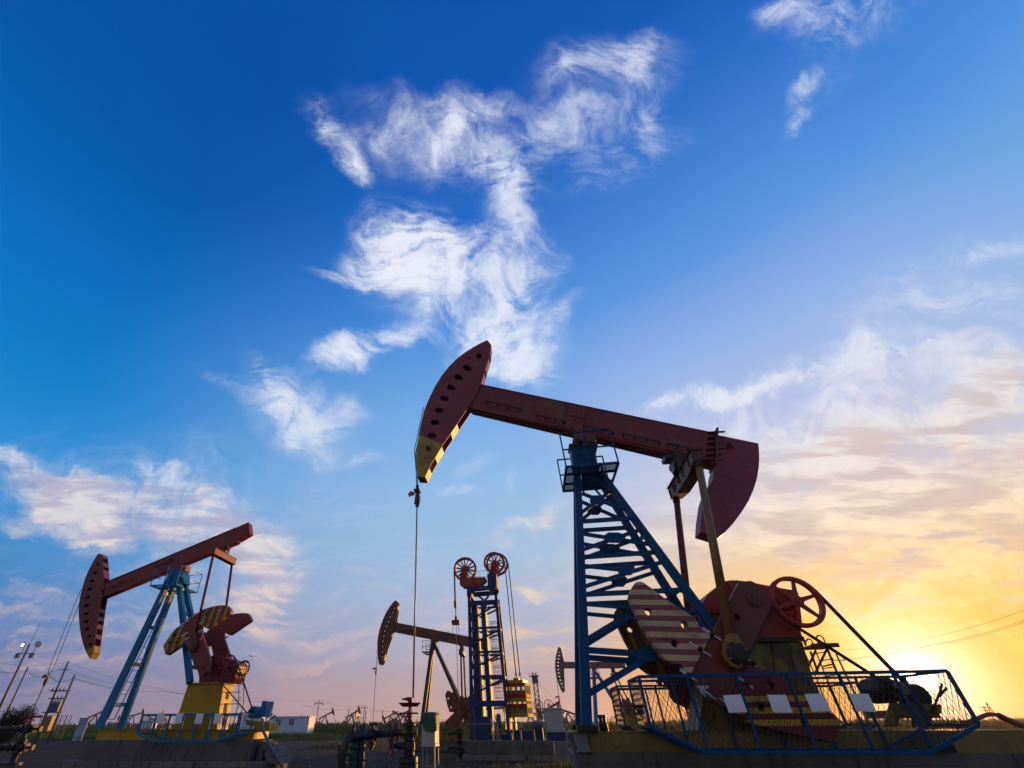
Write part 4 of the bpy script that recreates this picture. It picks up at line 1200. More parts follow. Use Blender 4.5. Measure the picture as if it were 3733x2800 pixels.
    a_, b_ = F.P(d['pedtop'], -gv-.05); MB().box(a_[0], b_[0], -gv-.07, gv+.07, a_[1]-.03, a_[1]+.03).build('pedestal_top', my, pe)
    if 'shaft' in d: MB().tube((s_.x, -CV, s_.z), (s_.x, CV, s_.z), .1, 12).build('crank_shaft', m_dark, J)
    if 'wheel' in d:
        (wx_, wy_), rp_ = d['wheel']; o, wc_, R_ = wheel_at(F, wx_, wy_, -gv-.25, rp_, J, mr)
        MB().tube((wc_.x, wc_.y, wc_.z), (wc_.x, 0, wc_.z), .04, 8).build('input_shaft', m_dark, J)
        if 'motor' in d:
            mm = F.L(*d['motor'], v=-gv-.25); c_ = Vector((mm.x, -gv-.25, mm.z))
            mo_ = MB().lathe((c_.x, -gv-.1, c_.z), (0, 1, 0), [(.12, 0), (.2, .03), (.2, .6), (.15, .65)], 20).build('motor', d.get('motormat', m_blul), J)
            MB().lathe((c_.x, c_.y-.06, c_.z), (0, 1, 0), [(.09, 0), (.1, .12), (.04, .13), (.03, .3)], 14).build('pulley', m_dark, mo_)
            d0 = (c_-wc_); L_ = d0.length; d0.normalize(); nn = Vector((-d0.z, 0, d0.x)); sa = (R_-.1)/L_; ca = math.sqrt(1-sa*sa); m = MB()
            for k in range(3):
                for sg in (1, -1):
                    t = d0*sa+nn*(sg*ca); off_ = Vector((0, -.04+.04*k, 0)); m.bar(wc_+t*R_+off_, c_+t*.1+off_, .014, .03)
            m.build('drive_belt', m_belt, J)
    # skid
    u0, u1 = d['skid']; zs = d['ZS']; sv = d.get('sv', .62); m = MB()
    for sg in (-1, 1):
        y = sg*sv; m.box(u0, u1, y-.01, y+.01, ZC+.02, zs-.02); m.box(u0, u1, y-.06, y+.06, zs-.02, zs); m.box(u0, u1, y-.06, y+.06, ZC, ZC+.02)
    m.box(u0, u0+.02, -sv, sv, ZC+.02, zs-.02); m.box(u1-.02, u1, -sv, sv, ZC+.02, zs-.02)
    for k in range(1, 6): x = u0+(u1-u0)*k/6; m.box(x, x+.08, -sv+.01, sv-.01, ZC+.03, zs-.03)
    sk_ = m.build('skid', my, J)
    # bridle and rod
    if 'bridle' in d:
        pts_ = [F.L(*p, v=0) for p in d['bridle']]; m = MB()
        for sg in (-1, 1): m.path([p+Vector((0, sg*.12, 0)) for p in pts_[:-1]]+[pts_[-1]+Vector((0, sg*.05, .1))], .014, 5)
        m.build('bridle_cable', m_cable, J)
        c_ = pts_[-1]; m = MB(); m.lathe((c_.x, 0, c_.z-.3), (0, 0, 1), [(.03, -.1), (.05, 0), (.07, .02), (.07, .18), (.045, .2), (.045, .42)], 10); m.box(c_.x-.08, c_.x+.08, -.14, .14, c_.z-.02, c_.z+.06)
        m.box(c_.x-.28, c_.x-.1, -.01, .01, c_.z-.06, c_.z+.06); m.build('carrier_bar', m_brown, J)
        r_ = F.L(*d['rod'], v=0); MB().tube((c_.x, 0, c_.z-.35), (c_.x, 0, r_.z), .018, 8).build('polished_rod', m_cable, J)
    return J


def prl(path, F, v): return [F.L(*p, v=v) for p in path]


# ================================================================== pump jack on the left
S10, C10 = math.sin(math.radians(10)), math.cos(math.radians(10))
F2 = Frame(-14.09+.72*S10, 23.09+.72*C10, 10)
hole2 = []
for i, (x, y) in enumerate([(405, 658), (374, 742), (349, 824), (331, 906), (319, 989), (316, 1071), (318, 1150), (328, 1228), (345, 1298)]):
    hole2.append(circ(A1((x, y))[0], 14*.3617, 12, 1.9, math.radians(-8-i*3), .2))
hole2 += [circ(A1((430, 575))[0], 16*.3617, 12), circ(A1((357, 1380))[0], 18*.3617, 12)]
m_head2 = paint('left_head_paint_with_yellow_nose', (.19, .028, .034), (.12, .03, .04), .4, .15, second=(.40, .28, .01), cut=((.25, 0, -1.), 99), dirt=.35)
o2 = F2.P(A1((312, 1442), (398, 1392)), -.2)
n2x, n2z = (o2[1][1]-o2[0][1]), -(o2[1][0]-o2[0][0])
l2 = math.hypot(n2x, n2z); n2x /= l2; n2z /= l2
m_head2 = paint('left_head_red_paint_yellow_nose', (.19, .028, .034), (.12, .03, .04), .4, .15, second=(.40, .28, .01), cut=((n2x, 0, n2z), n2x*o2[0][0]+n2z*o2[0][1]), dirt=.35)
m_cw2 = paint('left_counterweight_yellow_bars', (.19, .028, .034), (.12, .03, .04), .3, .15, stripe=((1, 0, -.12), .32, .1, (.42, .30, .01), .42), dirt=.3)
w2a = AX((690, 240), (780, 198), (930, 153), (1080, 136), (1190, 145), (1226, 190), (1252, 268), (1235, 302), (830, 572), (790, 577), (745, 545), (655, 500), (635, 330))
w2b = AX((240, 550), (325, 520), (430, 745), (365, 790), (350, 872), (48, 1078), (8, 1062), (-26, 905), (60, 770), (130, 662))
J2 = small_jack(F2, 'red pump jack on the left whose blue A-shaped tower has a ladder between its legs', dict(
    head=A1((437, 465), (476, 474), (488, 600), (492, 720), (490, 800), (470, 910), (452, 1010), (430, 1160), (405, 1330), (388, 1470), (350, 1523), (310, 1450), (285, 1378), (262, 1290), (247, 1180), (240, 1080), (240, 1000), (250, 920), (265, 850), (285, 780), (310, 700), (345, 620), (385, 545), (412, 500)),
    holes=hole2, face=(10, 24), battens=((1, .0, .25), (1, .6, .95), (2, .2, .9), (6, .05, .3), (6, .6, .85), (7, .1, .35), (7, .7, .95), (8, .45, .95), (9, 0, 1)),
    beam=A1((480, 770), (1828, 205), (1840, 345), (478, 905)), tail=A1((1825, 203), (1950, 146), (1964, 260), (1838, 332)), rails=((.0, .22, .45), (.40, .52, .6)),
    eyes=(.28, .52, .72),
    legs=[((636, 2075), (359, 2655), .2, .62, .27, .24), ((648, 2085), (693, 2489), .2, .52, .25, .22)], ties=4,
    ladder=((617, 2170), A3((372, 708))[0], -.25, .12),
    saddle=A1((1195, 590), (1330, 580), (1310, 640), (1215, 650)), cap=A1((1190, 620), (1285, 620), (1300, 760), (1130, 790)),
    plat=(A1((962, 788))[0], (640, 0), A1((1010, 605))[0][1], .85),
    EV=.85, CV=.9, eq=A1((1605, 445))[0], pin=AX((530, 915))[0],
    arm=AX((355, 512), (480, 390), (560, 300), (640, 268), (690, 300), (700, 560), (700, 660), (862, 1172), (858, 1390), (770, 1412), (735, 1470), (660, 1480), (640, 1400), (560, 1290), (470, 1000), (430, 760)),
    weights=[(w2a, [AX((1028, 225))[0], AX((782, 305))[0], AX((825, 455))[0]], m_cw2), (w2b, [AX((185, 700))[0], AX((92, 845))[0], AX((218, 845))[0]], m_cw2)],
    shaft=AX((705, 1285))[0], marks=[(AX(a)[0], AX(b)[0]) for a, b in (((300, 515), (375, 465)), ((525, 350), (635, 283)), ((635, 492), (712, 455)), ((305, 722), (445, 650)), ((370, 798), (470, 742)), ((628, 652), (730, 592)), ((665, 790), (715, 755)), ((460, 860), (490, 835)))],
    arrow=AX((395, 430), (410, 375), (425, 395), (495, 350), (495, 362), (430, 408), (445, 430)),
    gear=AX((640, 1600), (650, 1440), (760, 1400), (840, 1130), (880, 1090), (960, 1073), (1080, 1092), (1200, 1130), (1330, 1180), (1400, 1270), (1330, 1500), (1280, 1600)),
    ped=A3((1135, 372), (1470, 378), (1425, 660), (1402, 826), (985, 826), (1040, 660)), pedtop=A3((1115, 371), (1480, 371)),
    wheel=(AX((1160, 1308))[0], 48), motor=A3((1725, 640))[0],
    skid=(.25, 7.1), ZS=1.25, bridle=[A1((283, 830))[0], A1((240, 930))[0], (190, 2430), (174, 2466)], rod=(120, 2598)),
    m_red, m_red, m_head2, m_blul, m_yel, .93)
# dark panels painted as shaded openings in the right side of the pedestal, service ladder, brake gear, conduit, switch box
pr = F2.L(*A3((1440, 560))[0], v=-.42)
m = MB()
for y, z0_, z1_ in ((.0, .55, .8), (.0, -.35, .35), (.0, -1.1, -.55)):
    c_ = Vector((pr.x+.02-.03*0, y, pr.z)); zc_ = (z0_+z1_)/2
m = MB()
P2 = F2.P(A3((1470, 378), (1402, 826)), -.42)


def onped(z_): t = (z_-P2[1][1])/(P2[0][1]-P2[1][1]); return P2[1][0]+(P2[0][0]-P2[1][0])*t


zt2, zb2 = P2[0][1], P2[1][1]; H2 = zt2-zb2
for a_, b_ in ((.68, .84), (.36, .60), (.12, .30)):
    za, zb_ = zb2+H2*a_, zb2+H2*b_
    MB().hexa([(onped(za)-.02, -.12, za), (onped(za)+.006, -.12, za), (onped(za)+.006, .12, za), (onped(za)-.02, .12, za), (onped(zb_)-.02, -.12, zb_), (onped(zb_)+.006, -.12, zb_), (onped(zb_)+.006, .12, zb_), (onped(zb_)-.02, .12, zb_)]).build('dark_opening_panel', m_belt, J2, .02)  # black panel on the face stands for the shade inside an opening
m = MB(); xr2 = onped(zb2)+.95
for y in (-.2, .2):
    m.path([(onped(zb2+.3)+.55, y, zb2), (onped(zb2+.3)+.6, y, zb2+H2*.6), (onped(zt2)+.45, y, zt2+.5), (onped(zt2)+.25, y, zt2+.75)], .018, 6)
for k in range(9): z_ = zb2+.2+k*.3; m.bar((onped(zb2)+.58, -.2, z_), (onped(zb2)+.58, .2, z_), .022, .022, side=(1, 0, 0))
for k in range(5): z_ = zb2+.5+k*.4; m.bar((onped(z_), -.2, z_), (onped(zb2)+.58, -.2, z_), .025, .025)
m.build('ladder', m_brown, J2)
m = MB()
m.path(prl(AX((1400, 1215), (1500, 1220), (1530, 1190)), F2, -.1), .03, 6)
m.path(prl(AX((1500, 1220), (1560, 1300), (1530, 1420), (1480, 1659)), F2, -.1), .02, 6)
c_ = F2.L(*AX((1470, 1320))[0], v=-.1)
m.ring((c_.x, 0, c_.z), (0, 1, 0), .26, .04, 24, 6)
for k in range(3): p = prl(AX((1400+30*k, 1400), (1380+30*k, 1659)), F2, -.1); m.path(p, .012, 5)
m.build('brake_gear', m_brown, J2)
m = MB(); m.prism(F2.P(A3((1672, 712), (1910, 742), (1905, 822), (1750, 826), (1760, 775), (1690, 760)), -.5), -.5, .3); m.build('motor_stand', m_yel, J2)
p_ = F2.P(A3((1838, 532), (1885, 536), (1860, 688), (1805, 684)), -.35)
MB().prism(p_, -.35, .25).build('switch_box', m_blul, J2, .01)
m = MB(); m.path([F2.L(*p, v=-.75) for p in A3((1838, 700), (1845, 820), (1900, 930), (2030, 1168))], .055, 8); m.build('conduit', m_grey, J2)
m = MB()
for pp in (((1880, 745), (1870, 700), (1935, 660)), ((1885, 740), (1930, 690), (1965, 672))): m.path(prl(A3(*pp), F2, .2), .03, 5)
m.build('brake_lever', m_dark, J2)
# foundation of tiered blocks
o = F2.root('concrete_foundation', 'two tier foundation of concrete blocks under the left pump jack, steps at its right', 'foundation')
x = 0.
for w_ in (1.55, 1.6, .9, 2.4, .85):
    m = MB(); a_, b_ = x+.015, x+w_-.02
    m.hexa([(a_-.10, -.86, .32), (b_-.04, -.86, .32), (b_-.04, .8, .32), (a_-.10, .8, .32), (a_, -.76, .925), (b_, -.76, .925), (b_, .74, .925), (a_, .74, .925)])
    m.build('block', m_conc, o, .01); x += w_
for a_, b_ in ((-.35, 2.0), (2.04, 5.2), (5.24, 7.9)):
    MB().box(a_, b_, -1.15, 1.1, -.05, .315).build('block', m_conc2, o, .01)
MB().box(7.34, 7.55, -.5, .6, .32, .86).build('block', m_conc, o, .01)
for k in range(3): MB().box(7.56+.1*k, 8.0+.17*k, -.6, .5, .62-.2*k+.0, .80-.2*k).build('step', m_conc2, o, .01)
Pg2 = F2.P(A3((705, 662), (655, 835), (785, 915), (1390, 915), (1610, 850), (1645, 665)), -1.6)
zt_ = (Pg2[0][1]+Pg2[5][1])/2; zb_ = (Pg2[2][1]+Pg2[3][1])/2; zm_ = (Pg2[1][1]+Pg2[4][1])/2; xl = (Pg2[0][0]+Pg2[1][0])/2; xr = (Pg2[4][0]+Pg2[5][0])/2
guard(F2, 'light blue guard cage with a row of small cards on the left pump jack', None, .74, 1.6, -1, m_blul, posts=6, r=.005, step=.16, bar=.05, hexl=[(xl, zt_), (xl, zm_), (Pg2[2][0], zb_), (Pg2[3][0], zb_), (xr, zm_), (xr, zt_)])
for i, ((cx, cy), lab) in enumerate(zip(A3((868, 697), (1047, 700), (1237, 702), (1415, 702)), ['leftmost small blank card on the light blue cage, against the field', 'small blank card on the light blue cage, left edge of the yellow pedestal', 'small blank card on the light blue cage, middle of the yellow pedestal', 'small blank card on the light blue cage, right corner of the yellow pedestal'])):
    p = F2.L(cx, cy, -1.66); m = MB(); m.box(-.15, .15, -.006, .006, -.16, .16); o = m.build('blank_card', m_white)
    wp = F2.o+F2.u*p.x+F2.v*p.y; o.location = (wp.x, wp.y, p.z); o.rotation_euler = (0, math.radians((1, -2, 1, -1)[i]), F2.rz); tag(o, lab, 'card', 'small cards on the left cage')

# ================================================================== dark pump jack in the middle distance
p = at_y(1515, 2699, 37.5); F3 = Frame(p.x+.6*S10, 37.5+.6*C10, 10); Z3c = p.z
m_rust3 = paint('dark_rusty_paint', (.17, .05, .026), (.09, .03, .02), .4, .3)
m_dk3 = paint('dark_green_grey_tower_paint', (.018, .028, .03), (.03, .025, .02), .4, .2)
h3 = [circ(T4(c_)[0], 12*.3316, 10, 1.15) for c_ in [(411, 348), (388, 398), (362, 444), (339, 494), (319, 546), (302, 601), (290, 656), (283, 712), (278, 770), (276, 828), (275, 886)]]
Z3s = F3.L(*T6((245, 1042))[0], v=-.6).z
J3 = small_jack(F3, 'dark rusty pump jack in the middle distance, just left of the blue lattice tower', dict(
    head=T4((430, 265), (458, 292), (448, 400), (430, 510), (400, 605), (370, 690), (330, 800), (290, 960), (265, 978), (245, 970), (232, 880), (228, 800), (228, 730), (236, 660), (250, 595), (270, 530), (300, 450), (330, 390), (365, 335), (400, 290)),
    holes=h3, through=True, face=(9, 20), battens=((1, .3, .7), (4, .3, .7), (6, .4, .8)), beam=T4((425, 512), (1400, 700), (1395, 805), (385, 605)), hv=.22, bv=.16,
    eyes=(.02, .23, .43, .6), rails=((.08, .22, .3), (.34, .46, .3), (.5, .6, .3)),
    legs=[(T4((838, 720))[0], T7((1690, 800))[0], .15, .6, .28, .24), (T4((862, 770))[0], T4((1150, 1430))[0], .15, .5, .26, .22)], ties=3,
    saddle=T4((805, 680), (905, 700), (880, 725), (820, 720)), cap=T4((815, 712), (868, 715), (880, 800), (812, 810)),
    plat=(T4((722, 835))[0], T4((800, 835))[0], T4((725, 712))[0][1], .9),
    EV=.8, CV=.85, eq=T4((1145, 835))[0], pin=T4((1162, 1420))[0],
    arm=T6((540, 552), (590, 500), (680, 498), (704, 560), (500, 765), (400, 920), (330, 942), (272, 912), (265, 852), (480, 640)),
    weights=[(T6((268, 490), (290, 440), (320, 433), (380, 490), (432, 590), (440, 640), (385, 722), (325, 722), (290, 610)), T6((307, 540), (396, 605), (345, 657)), m_rust3)],
    gear=T6((560, 640), (600, 520), (690, 500), (790, 540), (800, 700), (560, 705)), ped=T6((540, 700), (790, 700), (840, 1040), (480, 1040)), pedtop=T6((530, 700), (800, 700)),
    shaft=T6((620, 560))[0], skid=(.0, 7.5), ZS=Z3s, bridle=[T4((235, 800))[0], T4((228, 900))[0], T4((220, 985))[0], T4((216, 1020))[0]], rod=T4((172, 1640))[0]),
    m_rust3, m_rust3, m_rust3, m_dk3, m_yelold, Z3c)
o = F3.root('concrete_foundation', 'low concrete foundation under the dark middle-distance pump jack', 'foundation')
MB().box(-.2, 7.8, -.75, .75, -.05, Z3c-.002).build('slab', m_conc, o)

# ================================================================== pump jack seen behind the blue tower leg
p = at_y(2110, 2675, 46); F4 = Frame(p.x, 46.6, 8); Z4c = .75
h4 = [circ(T8(c_)[0], 13*.2411, 10, 1.4, math.radians(10), .2) for c_ in [(573, 370), (565, 420), (558, 472), (558, 525), (562, 580), (568, 632), (580, 688), (595, 742), (615, 795)]]+[circ(T8(c_)[0], 11*.2411, 10) for c_ in ((580, 320), (632, 850))]
m_gr4 = paint('faded_grey_red_paint', (.17, .13, .12), (.16, .04, .04), .5, .3, second=(.20, .15, .03), cut=((0, 0, -1), -F4.P(T8((600, 700)), -.2)[0][1]))
m_b4 = paint('faded_pink_red_beam_paint', (.20, .12, .12), (.16, .03, .035), .8, .3)
J4 = small_jack(F4, 'faded pump jack with a level beam, seen behind the blue tower leg', dict(
    head=T8((572, 240), (600, 262), (622, 350), (645, 455), (650, 560), (655, 740), (661, 905), (640, 938), (600, 880), (555, 760), (530, 650), (517, 570), (515, 500), (518, 440), (528, 370), (545, 300), (560, 250)),
    holes=h4, through=True, face=(7, 17), beam=T8((645, 472), (1480, 470), (1485, 560), (650, 562)), tail=T8((1478, 465), (1568, 465), (1580, 558), (1482, 560)), eyes=(.02, .45, .65, .88), hv=.2,
    legs=[(T8((1100, 600))[0], T8((1145, 1480))[0], .12, .35, .28, .24), (T8((1130, 620))[0], T8((1550, 1262))[0], .12, .3, .24, .2)],
    saddle=T8((1070, 558), (1140, 558), (1130, 610), (1082, 610)), plat=(T8((1035, 705))[0], T8((1195, 705))[0], T8((1035, 582))[0][1], .8),
    EV=.75, CV=.8, eq=T8((1425, 650))[0], pin=T8((1640, 1120))[0],
    arm=T8((1590, 1060), (1800, 1140), (1790, 1230), (1570, 1150)), weights=[(T8((1500, 1080), (1600, 1040), (1640, 1180), (1530, 1200)), [], m_rust3)],
    gear=T8((1600, 1120), (1850, 1110), (1860, 1270), (1560, 1270)), ped=T8((1550, 1268), (1830, 1268), (1850, 1500), (1530, 1500)), pedtop=T8((1520, 1266), (1850, 1266)), shaft=T8((1750, 1180))[0],
    skid=(-.6, 7.5), ZS=1.1, bridle=[T8((530, 660))[0], T8((545, 800))[0], T8((563, 960))[0], T8((568, 1000))[0]], rod=T8((595, 1160))[0]),
    m_b4, m_rust3, m_gr4, m_blul, m_yelold, Z4c)
o = F4.root('concrete_foundation', 'concrete foundation of the faded pump jack behind the blue tower leg', 'foundation')
MB().box(-.9, 7.9, -.8, .8, -.05, Z4c-.002).build('slab', m_conc, o)

# ================================================================== blue lattice tower with wheels and a hanging weight box
F5 = Frame(1.55, 28.6, 12); Z5c = .70
TW = F5.root('lattice_pumping_tower', 'blue lattice pumping tower with crimson wheels on top and inner columns lit gold', 'pumping tower')
FV, BK = .45, 2.2
lt, lb = F5.L(*T5((366, 640))[0], v=FV), F5.L(*TY((122, 810))[0], v=FV)
rt_, rb = F5.L(*T5((683, 560))[0], v=FV), F5.L(*TY((872, 810))[0], v=FV)
ztop5 = lt.z; zb5 = Z5c+.02


def on(a, b, z_): t = (z_-b.z)/(a.z-b.z); return b+(a-b)*t


legL = lambda z_, v=FV: Vector((on(lt, lb, z_).x, v, z_)); legR = lambda z_, v=FV: Vector((on(rt_, rb, z_).x, v, z_))
zR = ztop5+.0
for f_ in (legL, legR):
    for v in (FV, BK): MB().bar(f_(zR, v if v == FV else BK-.35), f_(zb5, v), .17, .15).build('leg', m_navy, TW)
lv = [F5.L(*p, v=FV).z for p in ((1790, 2196), (1790, 2288), (1790, 2376), (1790, 2465), (1790, 2565))]
bk = lambda z_: BK-.35*(z_-zb5)/(zR-zb5)
for i, z_ in enumerate(lv):
    w_ = .26 if i in (0, 4) else .11
    MB().bar(legL(z_), legR(z_), w_, .1).build('girt', m_navy, TW)
    MB().bar(legL(z_, bk(z_)), legR(z_, bk(z_)), .11, .08).build('girt', m_navy, TW)
    for f_ in (legL, legR): MB().bar(f_(z_), f_(z_, bk(z_)), .11, .08, side=(1, 0, 0)).build('girt', m_navy, TW)
for i in range(4):
    z1_, z0_ = lv[i], lv[i+1]; zm = (z0_+z1_)/2
    c1 = legL(z0_+(z1_-z0_)*.30)
    MB().bar(c1, legR(z1_-.12), .09, .06).build('brace', m_navy, TW)
    MB().bar(legL(zm, bk(zm)), legR(z1_-.1, bk(z1_)), .09, .06).build('brace', m_navy, TW)
    MB().bar(legL(z1_-.1)+Vector((0, 0, 0)), legL(z0_+.1)+Vector((.22, 0, 0)), .05, .05).build('brace', m_navy, TW)
    a_, b_ = (legR(z1_), legR(z0_, bk(z0_))) if i % 2 else (legR(z1_, bk(z1_)), legR(z0_))
    MB().bar(a_, b_, .08, .05, side=(1, 0, 0)).build('brace', m_navy, TW)
    a_, b_ = (legL(z1_), legL(z0_, bk(z0_))) if i % 2 else (legL(z1_, bk(z1_)), legL(z0_))
    MB().bar(a_, b_, .08, .05, side=(1, 0, 0)).build('brace', m_navy, TW)
zlow = zb5
m_gold = paint('gold_sunlight_column_colour', (.75, .56, .01), (.6, .42, .01), .2, .1, dirt=.1, rough=.5, spec=.3)  # gold colour carries the low sunlight on the dark blue columns
for x0p, x1p in ((1730, 1745), (1763, 1777)):
    a_, b_ = F5.L(x0p, 2380, .7).x, F5.L(x1p, 2380, .7).x
    MB().box(a_, b_, .62, .72, Z5c+.9, lv[0]).build('guide_column', m_navy, TW)
    MB().box(a_+.05, b_+.02, .722, 1.75, Z5c+.9, lv[0]).build('painted_sunlit_side', m_gold, TW)  # column's side face, its sunlit look put into the gold colour
# ladder with hoops
m = MB(); lx0, lx1 = F5.L(1795, 2400, 1.3).x, F5.L(1822, 2400, 1.3).x; z0_ = lv[4]+.25; z1_ = lv[0]-.9
for k in range(6): x = lx0+(lx1-lx0)*k/5; m.bar((x, 1.25+.3*math.sin(PI*k/5)*(-1), z0_), (x, 1.25-.3*math.sin(PI*k/5), z1_), .022, .022)
n_ = 8
for k in range(n_+1):
    z_ = z0_+(z1_-z0_)*k/n_; c0 = ((lx0+lx1)/2, 1.25, z_); R_ = (lx1-lx0)/2
    m.path([(c0[0]+R_*math.cos(t), c0[1]-R_*math.sin(t), z_) for t in [PI*j/10 for j in range(11)]], .018, 5)
k = z0_
while k < z1_: m.bar((lx0, 1.27, k), (lx1, 1.27, k), .02, .02); k += .3
m.build('caged_ladder', m_dark, TW)
# top
q5 = F5.P(T5((335, 532), (582, 512), (690, 490), (690, 555), (390, 585), (338, 640)), FV-.15)
for y0_, y1_ in ((FV-.12, FV+.02), (BK-.5, BK-.36)): MB().prism(q5, y0_, y1_).build('top_frame', m_navy, TW, .01)
q5 = F5.P(T5((335, 532), (390, 527), (390, 640), (338, 640)), FV-.15); MB().prism(q5, FV+.021, BK-.501).build('top_frame', m_navy, TW)
for a_, b_ in (((400, 585), (545, 690)), ((650, 575), (560, 690))):
    a_, b_ = F5.L(*T5(a_)[0], v=FV), F5.L(*T5(b_)[0], v=FV); MB().bar(a_, b_, .11, .07).build('brace', m_navy, TW)
q5 = F5.P(T5((500, 735), (583, 735), (580, 800), (512, 805)), FV-.03); MB().prism(q5, FV-.06, FV+.04).build('gusset_plate', m_navy, TW)
q5 = F5.P(T5((585, 368), (692, 362), (700, 520), (590, 530)), FV-.15)
MB().prism(q5, FV-.15, BK-.2).build('wheel_base', m_navy, TW, .01)
q5 = F5.P(T5((250, 420), (262, 350), (335, 345), (345, 420), (400, 415), (560, 410), (572, 440), (500, 520), (330, 528), (285, 528), (282, 508), (252, 500)), .8)
MB().prism(q5, .8, 1.4).build('wheel_bracket', m_crim, TW, .01)
q5 = F5.P(T5((635, 240), (700, 240), (708, 372), (600, 372)), .7)
MB().prism(q5, .75, .85).build('wheel_bracket', m_crim, TW, .01); MB().prism(q5, 1.5, 1.6).build('wheel_bracket', m_crim, TW, .01)
o, w5a, R5a = wheel_at(F5, *T5((318, 318))[0], 1.0, 44, TW, m_crim, rim=.12, spokes=14, hub=.2, width=.26, sw=.07, name='rope_wheel')
o, w5b, R5b = wheel_at(F5, *T5((668, 238))[0], .62, 40, TW, m_crim, rim=.13, spokes=8, hub=.16, width=.1, sw=.07, name='rope_wheel')
o, w5c, R5c = wheel_at(F5, *T5((705, 255))[0], 1.25, 42, TW, m_crim, rim=.13, spokes=8, hub=.16, width=.1, sw=.07, name='rope_wheel')
m = MB(); q_ = [F5.L(*p, v=.6) for p in T5((335, 345), (480, 340), (590, 335), (590, 420), (575, 515), (335, 520))]
for a_, b_ in ((0, 2), (0, 5), (2, 4)): m.bar(q_[a_], q_[b_], .02, .02)
for xx in (385, 485): p0_, p1_ = F5.L(*T5((xx, 342))[0], v=.6), F5.L(*T5((xx, 518))[0], v=.6); m.bar(p0_, p1_, .02, .02)
for yy in (412, 468): p0_, p1_ = F5.L(*T5((335, yy))[0], v=.6), F5.L(*T5((575, yy-10))[0], v=.6); m.bar(p0_, p1_, .018, .018)
m.build('railing', m_yel, TW)
# rope side
lx = w5a.x-R5a; m = MB(); zz = [F5.L(*T5((185, y))[0], v=1.).z for y in (330, 720, 780, 895, 935, 985)]
m.box(lx-.01, lx+.06, .93, 1.17, zz[1], w5a.z); m.build('flat_belt', m_belt, TW)
m = MB(); m.box(lx-.04, lx+.10, .9, 1.2, zz[2], zz[1]+.1)
for y in (.96, 1.14): m.tube((lx+.03, y, zz[2]), (lx+.03, y, zz[3]), .015, 5)
m.lathe((lx+.03, 1.05, zz[4]), (0, 0, 1), [(.07, 0), (.08, .15), (.05, zz[3]-zz[4]+.05)], 8)
m.box(lx-.2, lx+.25, .85, 1.25, zz[5], zz[4]); m.build('carrier_bar', m_brown, TW)
MB().tube((lx+.03, 1.05, zz[5]), (lx+.03, 1.05, F5.L(1661, 2655, 1.05).z), .016, 6).build('polished_rod', m_rod, TW)
m = MB()
for sx in (-.14, .16): m.path([(lx+sx, .95, zz[5]), (lx+sx*1.3, .95, zz[5]-.4), (lx+sx*.6, .95, zz[5]-.9)], .012, 4)
m.build('hanging_chain', m_cable, TW)
# weight box
bc5 = F5.L(*T6((1268, 560))[0], v=1.0)
m_bxr = paint('weight_box_yellow_paint', (.42, .29, .012), (.30, .2, .01), .3, .2, dirt=.3, rough=.6, spec=.2)
m_bxb = paint('weight_box_red_paint', (.40, .014, .012), (.3, .02, .01), .3, .15, dirt=.2, rough=.6, spec=.2)
ang5 = math.radians(-14); W_, D_, H_ = 1.06, 1.0, 1.45


def bl(x, y, z_): return Vector((bc5.x+x*math.cos(ang5)-y*math.sin(ang5), 1.0+x*math.sin(ang5)+y*math.cos(ang5), bc5.z+z_))


def lb_box(m, x0, x1, y0, y1, z0, z1): m.hexa([bl(*p) for p in ((x0, y0, z0), (x1, y0, z0), (x1, y1, z0), (x0, y1, z0), (x0, y0, z1), (x1, y0, z1), (x1, y1, z1), (x0, y1, z1))])


bxo = MB()
for z0_, z1_ in ((-H_/2, -H_/2+.14), (-.06, .06), (H_/2-.12, H_/2)):
    for y in (-D_/2, D_/2-.05): lb_box(bxo, -W_/2, W_/2, y, y+.05, z0_, z1_)
    for x in (-W_/2, W_/2-.05): lb_box(bxo, x, x+.05, -D_/2+.051, D_/2-.051, z0_, z1_)
for x in (-W_/2, -.31, -.06, .02, .27, W_/2-.06):
    for y in (-D_/2+.003, D_/2-.053): lb_box(bxo, x+.002, x+.058, y, y+.045, -H_/2+.1, H_/2-.1)
for y in (-.3, -.08, .14, .34):
    for x in (-W_/2+.003, W_/2-.048): lb_box(bxo, x, x+.045, y, y+.05, -H_/2+.1, H_/2-.1)
lb_box(bxo, -W_/2+.01, W_/2-.01, -D_/2+.06, D_/2-.06, -H_/2+.01, -H_/2+.03)
bxp = bxo.build('weight_box', m_bxr, TW)
for z0_, z1_ in ((-.34, -.18), (.10, .24), (H_/2-.10, H_/2+.004)):
    m = MB()
    for y in (-D_/2-.008, D_/2-.05): lb_box(m, -W_/2-.008, W_/2+.008, y, y+.058, z0_, z1_)
    for x in (-W_/2-.007, W_/2-.05): lb_box(m, x, x+.057, -D_/2+.052, D_/2-.052, z0_, z1_)
    m.build('red_band', m_bxb, bxp)
for (za, zb_) in ((-H_/2+.05, -.2), (.08, .48)):
    for x in (-.42, -.19, .15, .39):
        for kz in range(int((zb_-za)/.085)):
            m = MB() if kz == 0 else m
            lb_box(m, x-.085, x+.085, -D_/2+.07, D_/2-.08, za+kz*.085, za+kz*.085+.07)
        m.build('weight_stack', m_conc2, bxp)
m = MB(); lb_box(m, -W_/2+.08, W_/2-.1, -D_/2+.05, D_/2-.05, H_/2, H_/2+.14); lb_box(m, -.2, .1, -.1, .1, H_/2+.14, H_/2+.26); m.build('box_lid', m_yel, bxp)
m = MB()
